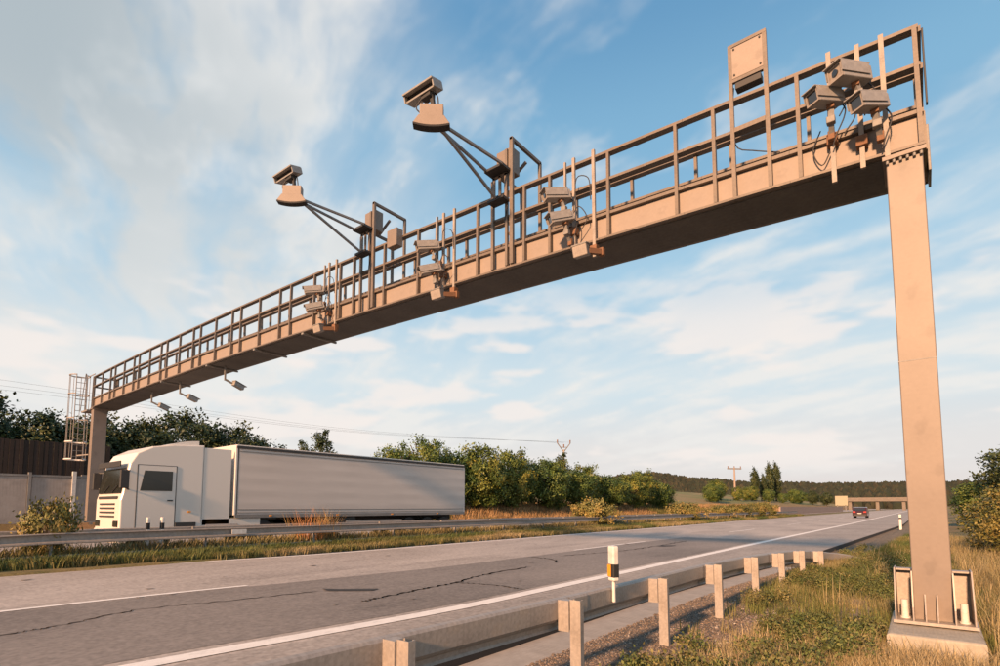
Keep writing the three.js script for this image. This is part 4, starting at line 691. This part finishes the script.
// ---------------------------------------------------------------- overpass, utility poles and wires, roadside boards far off
{
  const t = thing('overpass', 'pale concrete overpass crossing the motorway in the distance', 'bridge', -19, 0, -330);
  const bc = mat(0.20, 0.175, 0.15, 0.9, 0, { map: rep(grainT, 0.2) }); mesh('deck', rbx(28, 1.2, 9, 0, 5.0, 0, 0.1, 1), bc, t); for (const q of [4.3, -4.3]) mesh('parapet', bx(28, 0.8, 0.25, 0, 5.98, q), bc, t);
  for (const x of [-11, 0.5, 11]) mesh('pier', bx(1.4, 4.5, 7, x, 2.15, 0), bc, t);
  const w = thing('retaining_wall', 'long low pinkish wall along the far side of the motorway beyond the field', 'wall', -22, 0, -165); mesh('panel', bx(0.3, 1.7, 100, 0, 0.8, 0), mat(0.33, 0.25, 0.215, 0.9, 0, { map: rep(grainT, 0.3) }), w);
  const b = thing('roadside_board', 'pale yellow board by the road before the overpass', 'sign', -27, 0, -262); mesh('board', rbx(4.4, 4.0, 0.2, 0, 4.2, 0, 0.05, 1), mat(0.30, 0.28, 0.20, 0.7), b); mesh('leg', [bx(0.2, 2.6, 0.2, -1.4, 1.2, 0), bx(0.2, 2.6, 0.2, 1.4, 1.2, 0)], M.galvDull, b);
}
function pole(label, x, z, h, kind) {
  const y = ground(x, z) - 0.3, t = thing('utility_pole', label, 'utility pole', x, y, z, 0.9, 'utility poles'); const top = h - y;
  if (kind === 'fork') {
    mesh('mast', cyl(0.14, 0.24, top - 1.6, 0, (top - 1.6) / 2, 0, 8), M.concrete, t);
    mesh('fork', [bar(V(0, top - 2.0, 0), V(-1.15, top - 0.5, 0), 0.14, 0.14), bar(V(0, top - 2.0, 0), V(1.15, top - 0.5, 0), 0.14, 0.14), bar(V(-0.6, top - 1.2, 0), V(0.6, top - 1.2, 0), 0.1, 0.1)], M.galvDull, t);
    for (const q of [-1.15, 0, 1.15]) mesh('insulator', cyl(0.12, 0.09, 0.6, q, top - (q ? 0.25 : 1.0), 0, 8), M.rust, t);
  } else {
    mesh('mast', cyl(0.32, 0.55, top, 0, top / 2, 0, 8), mat(0.33, 0.26, 0.21, 0.8), t); mesh('crossarm', bx(7.5, 0.6, 0.4, 0, top - 0.6, 0), M.galvDull, t);
    for (const q of [-3.4, 0, 3.4]) mesh('insulator', cyl(0.22, 0.16, 1.0, q, top + 0.1, 0, 8), M.rust, t);
  }
}
pole('utility pole with forked top behind the slim conifer', -48, -78.5, 13.0, 'fork');
pole('thick pale utility pole with crossarm out in the field', -70, -268, 20.3, 'cross');
{
  const wires = [[V(-48, 12.6, -78.5), V(-75, 14.2, -8)], [V(-49.2, 12.6, -78.0), V(-76, 15.0, -8)], [V(-46.9, 12.6, -79), V(-74, 13.6, -8)]];
  for (const [a, b] of wires) { const m = a.clone().lerp(b, 0.5); m.y -= 1.4; const c = b.clone().add(b.clone().sub(a).multiplyScalar(0.4)); tag(mesh('power_line', tube([a, m, b, c], 0.010, 40, 4), M.cable), 'thin power line running from the forked utility pole over the trees', 'wire', 'power lines'); }
}

// ---------------------------------------------------------------- grass, gravel, stalks (uncountable)
function tuftGeo(seed, blades, h, spread, w) {
  const r = rng(seed), P = [], N = []; for (let i = 0; i < blades; i++) { const a = r() * 6.28, d = spread * Math.sqrt(r()), x = Math.cos(a) * d, z = Math.sin(a) * d, hh = h * (0.45 + 0.75 * r()), lean = hh * (0.15 + 0.6 * r()), b = r() * 6.28, lx = Math.cos(b) * lean, lz = Math.sin(b) * lean, wx = -Math.sin(b) * w, wz = Math.cos(b) * w; const m = [x + lx * 0.35, hh * 0.6, z + lz * 0.35], tip = [x + lx, hh, z + lz]; P.push(x - wx, 0, z - wz, x + wx, 0, z + wz, m[0] + wx * 0.7, m[1], m[2] + wz * 0.7, x - wx, 0, z - wz, m[0] + wx * 0.7, m[1], m[2] + wz * 0.7, m[0] - wx * 0.7, m[1], m[2] - wz * 0.7, m[0] - wx * 0.7, m[1], m[2] - wz * 0.7, m[0] + wx * 0.7, m[1], m[2] + wz * 0.7, ...tip); }
  const g = new THREE.BufferGeometry(); g.setAttribute('position', new THREE.Float32BufferAttribute(P, 3)); g.computeVertexNormals(); return g;
}
const bladeM = new THREE.MeshStandardMaterial({ roughness: 0.8, side: THREE.DoubleSide });
function scatter(name, label, category, geo, n, seed, sample, material = bladeM) {
  const r = rng(seed), list = []; let guard = 0; while (list.length < n && guard++ < n * 20) { const q = sample(r); if (q) list.push(q); }
  const im = new THREE.InstancedMesh(geo, material, list.length), m = new THREE.Matrix4(), e = new THREE.Euler(), qt = new THREE.Quaternion(), c = new THREE.Color();
  list.forEach(([x, y, z, s, col, sy], i) => { e.set(0, r() * 6.28, 0); qt.setFromEuler(e); m.compose(V(x, y, z), qt, V(s, s * (sy || 1), s)); im.setMatrixAt(i, m); c.setRGB(...col); im.setColorAt(i, c); });
  im.name = numbered(name); im.castShadow = im.receiveShadow = true; stuff(im, label, category); scene.add(im); return im;
}
const tuft = tuftGeo(1, 22, 0.16, 0.10, 0.0032), tuftTall = tuftGeo(2, 16, 0.34, 0.12, 0.004), tuftFar = tuftGeo(3, 20, 0.30, 0.22, 0.012);
const gcol = (r, dry) => { const v = 0.7 + 0.6 * r(); const c = dry < 0.4 ? mix3([0.065, 0.095, 0.022], [0.13, 0.135, 0.035], dry * 2.5) : mix3([0.155, 0.14, 0.045], [0.34, 0.265, 0.145], (dry - 0.4) * 1.67); return [c[0] * v, c[1] * v, c[2] * v]; };
scatter('verge_grass', 'short green and dry grass on the right verge', 'grass', tuft, 34000, 21, (r) => {
  const z = -4.2 - Math.pow(r(), 1.6) * 34, x = -2.6 + r() * 7.5, n1 = fbm(x * 0.35 + 9, z * 0.35 + 4, 4), n2 = fbm(x * 1.7, z * 1.7, 4);
  const grav = ss(-0.9, -1.8, x + 0.9 * (n1 - 0.5) + 0.07 * (z + 6)); if (r() < grav * 0.985 * ss(-16, -8, z)) return null;
  if (x < edgeX(z) + 0.9 + ss(-16, -24, z) * 0.8) return null;
  if (Math.abs(x + 0.75 + (n1 - 0.5) + (z + 10) * 0.02) < 0.38 && z < -6.5 && z > -20 && r() < 0.85) return null;
  if (Math.abs(x) < 0.46 && z < -6.95 && z > -8.9 && (z < -7.4 || r() < 0.6)) return null;
  const dry = Math.min(1, Math.max(0, (n1 - 0.5) * 2.4 + n2 * 0.6 + (x > 0.5 ? 0.12 : -0.20) + (r() - 0.5) * 0.4)); if (n2 < 0.33 && r() < 0.7) return null;
  return [x, ground(x, z) - 0.01, z, 0.65 + 0.9 * r(), gcol(r, dry)];
});
scatter('tall_dry_grass', 'tall dry straw coloured grass beside the near gantry column', 'grass', tuftTall, 4200, 22, (r) => { const z = -6.5 - r() * 26, x = -1.2 + r() * 8, n1 = fbm(x * 0.6 + 2, z * 0.6 + 4, 3); if (x < 0.6 && (n1 < 0.62 || r() < 0.7)) return null; if (Math.abs(x) < 0.62 && z > -8.9) return null; if (x < edgeX(z) + 1.4) return null; return [x, ground(x, z) - 0.01, z, 0.6 + 1.0 * r(), gcol(r, 0.55 + 0.45 * r())]; });
scatter('verge_weeds', 'leafy green weeds among the verge grass', 'weeds', leafCrown(5, { rx: 0.12, ry: 0.10, rz: 0.12, cy: 0.09, clumps: 10, leaves: 14, size: 0.026, cr: 0.06, pal: [[1, 1, 1], [1, 1, 1], [1, 1, 1]] }), 1100, 23, (r) => { const z = -4.6 - Math.pow(r(), 1.3) * 20, x = -2.3 + r() * 2.6, n1 = fbm(x * 0.9 + 22, z * 0.9 + 14, 3); if (n1 < 0.5) return null; if (Math.abs(x) < 0.5 && z < -7.2) return null; if (x < edgeX(z) + 1.1) return null; return [x, ground(x, z) - 0.01, z, 0.5 + 0.9 * r(), gcol(r, 0.5 * r())]; });
scatter('median_grass', 'green and yellow grass strip along the near edge of the median', 'grass', tuftFar, 15000, 24, (r) => { const z = 6 - Math.pow(r(), 1.4) * 118, x = -18.5 + r() * 1.75; if (x > leftLine(z) - 0.28) return null; const n1 = fbm(x * 0.6 + 9, z * 0.25 + 4, 4); const d = Math.min(1, Math.max(0, (x + 18.4) * 0.30 + (n1 - 0.5) * 1.6 + 0.08 + (r() - 0.5) * 0.3)); return [x, 0.02, z, 0.4 + 0.6 * r() * (x < -17.6 ? 1.35 : 0.8), gcol(r, d)]; });
scatter('median_growth', 'rank dry growth between the two median barriers', 'grass', tuftFar, 4200, 25, (r) => { const z = 6 - Math.pow(r(), 1.3) * 110, x = -19.6 + r() * 0.75; return [x, 0.03, z, 0.9 + 1.1 * r(), gcol(r, 0.35 + 0.5 * r())]; });
scatter('dry_stalks', 'tall dry orange stalks standing in the median beside the trailer', 'grass', tuftGeo(9, 26, 1.35, 0.22, 0.011), 16, 26, (r) => [-19.2 + r() * 0.3, 0.03, -11.3 - r() * 2.0, 0.8 + 0.35 * r(), [0.42 * (0.7 + 0.5 * r()), 0.22, 0.085]]);
scatter('bank_grass', 'dry orange grass covering the far bank', 'grass', tuftGeo(8, 16, 0.55, 0.35, 0.02), 15000, 27, (r) => { const z = -16 - Math.pow(r(), 1.2) * 180, x = -33.4 - r() * 12; const v = 0.65 + 0.6 * r(), n = fbm(x * 0.25, z * 0.12, 3); const c = n > 0.56 ? [0.13 * v, 0.125 * v, 0.035 * v] : [0.34 * v, 0.215 * v, 0.10 * v]; return [x, ground(x, z) - 0.03, z, 0.6 + 0.9 * r(), c]; });
{
  const st = new THREE.IcosahedronGeometry(1, 0); const p = st.attributes.position; for (let i = 0; i < p.count; i++) { const k = 0.75 + 0.5 * vn(p.getX(i) * 3 + 7, p.getY(i) * 3 + p.getZ(i) * 5 + 3); p.setXYZ(i, p.getX(i) * k, p.getY(i) * k * 0.65, p.getZ(i) * k); } st.computeVertexNormals();
  scatter('gravel', 'brown and grey gravel strip behind the guardrail', 'gravel', st, 50000, 31, (r) => { const z = -3.8 - Math.pow(r(), 1.4) * 17, n0 = r(), x = edgeX(z) + 0.68 + n0 * (2.5 - 0.07 * (-z - 5)); const n1 = fbm(x * 0.35 + 9, z * 0.35 + 4, 4); if (r() < ss(-1.6, -0.7, x + 0.9 * (n1 - 0.5))) return null; const v = 0.5 + 0.9 * r(), w = r(); const c = w < 0.55 ? [0.15 * v, 0.12 * v, 0.10 * v] : w < 0.85 ? [0.20 * v, 0.145 * v, 0.10 * v] : [0.27 * v, 0.235 * v, 0.20 * v]; return [x, ground(x, z) + 0.002, z, 0.006 + 0.013 * r() * r() + (r() < 0.02 ? 0.012 : 0), c]; }, mat(1, 1, 1, 0.95));
  scatter('pale_stones', 'scattered pale stones and litter on the verge', 'stones', st, 90, 32, (r) => { const z = -4.6 - r() * 14, x = -2.2 + r() * 2.4; if (Math.abs(x) < 0.5 && z < -7.2) return null; return [x, ground(x, z) + 0.01, z, 0.015 + 0.03 * r() * r(), [0.42, 0.37, 0.30]]; }, mat(1, 1, 1, 0.9));
}

renderer.render(scene, camera);
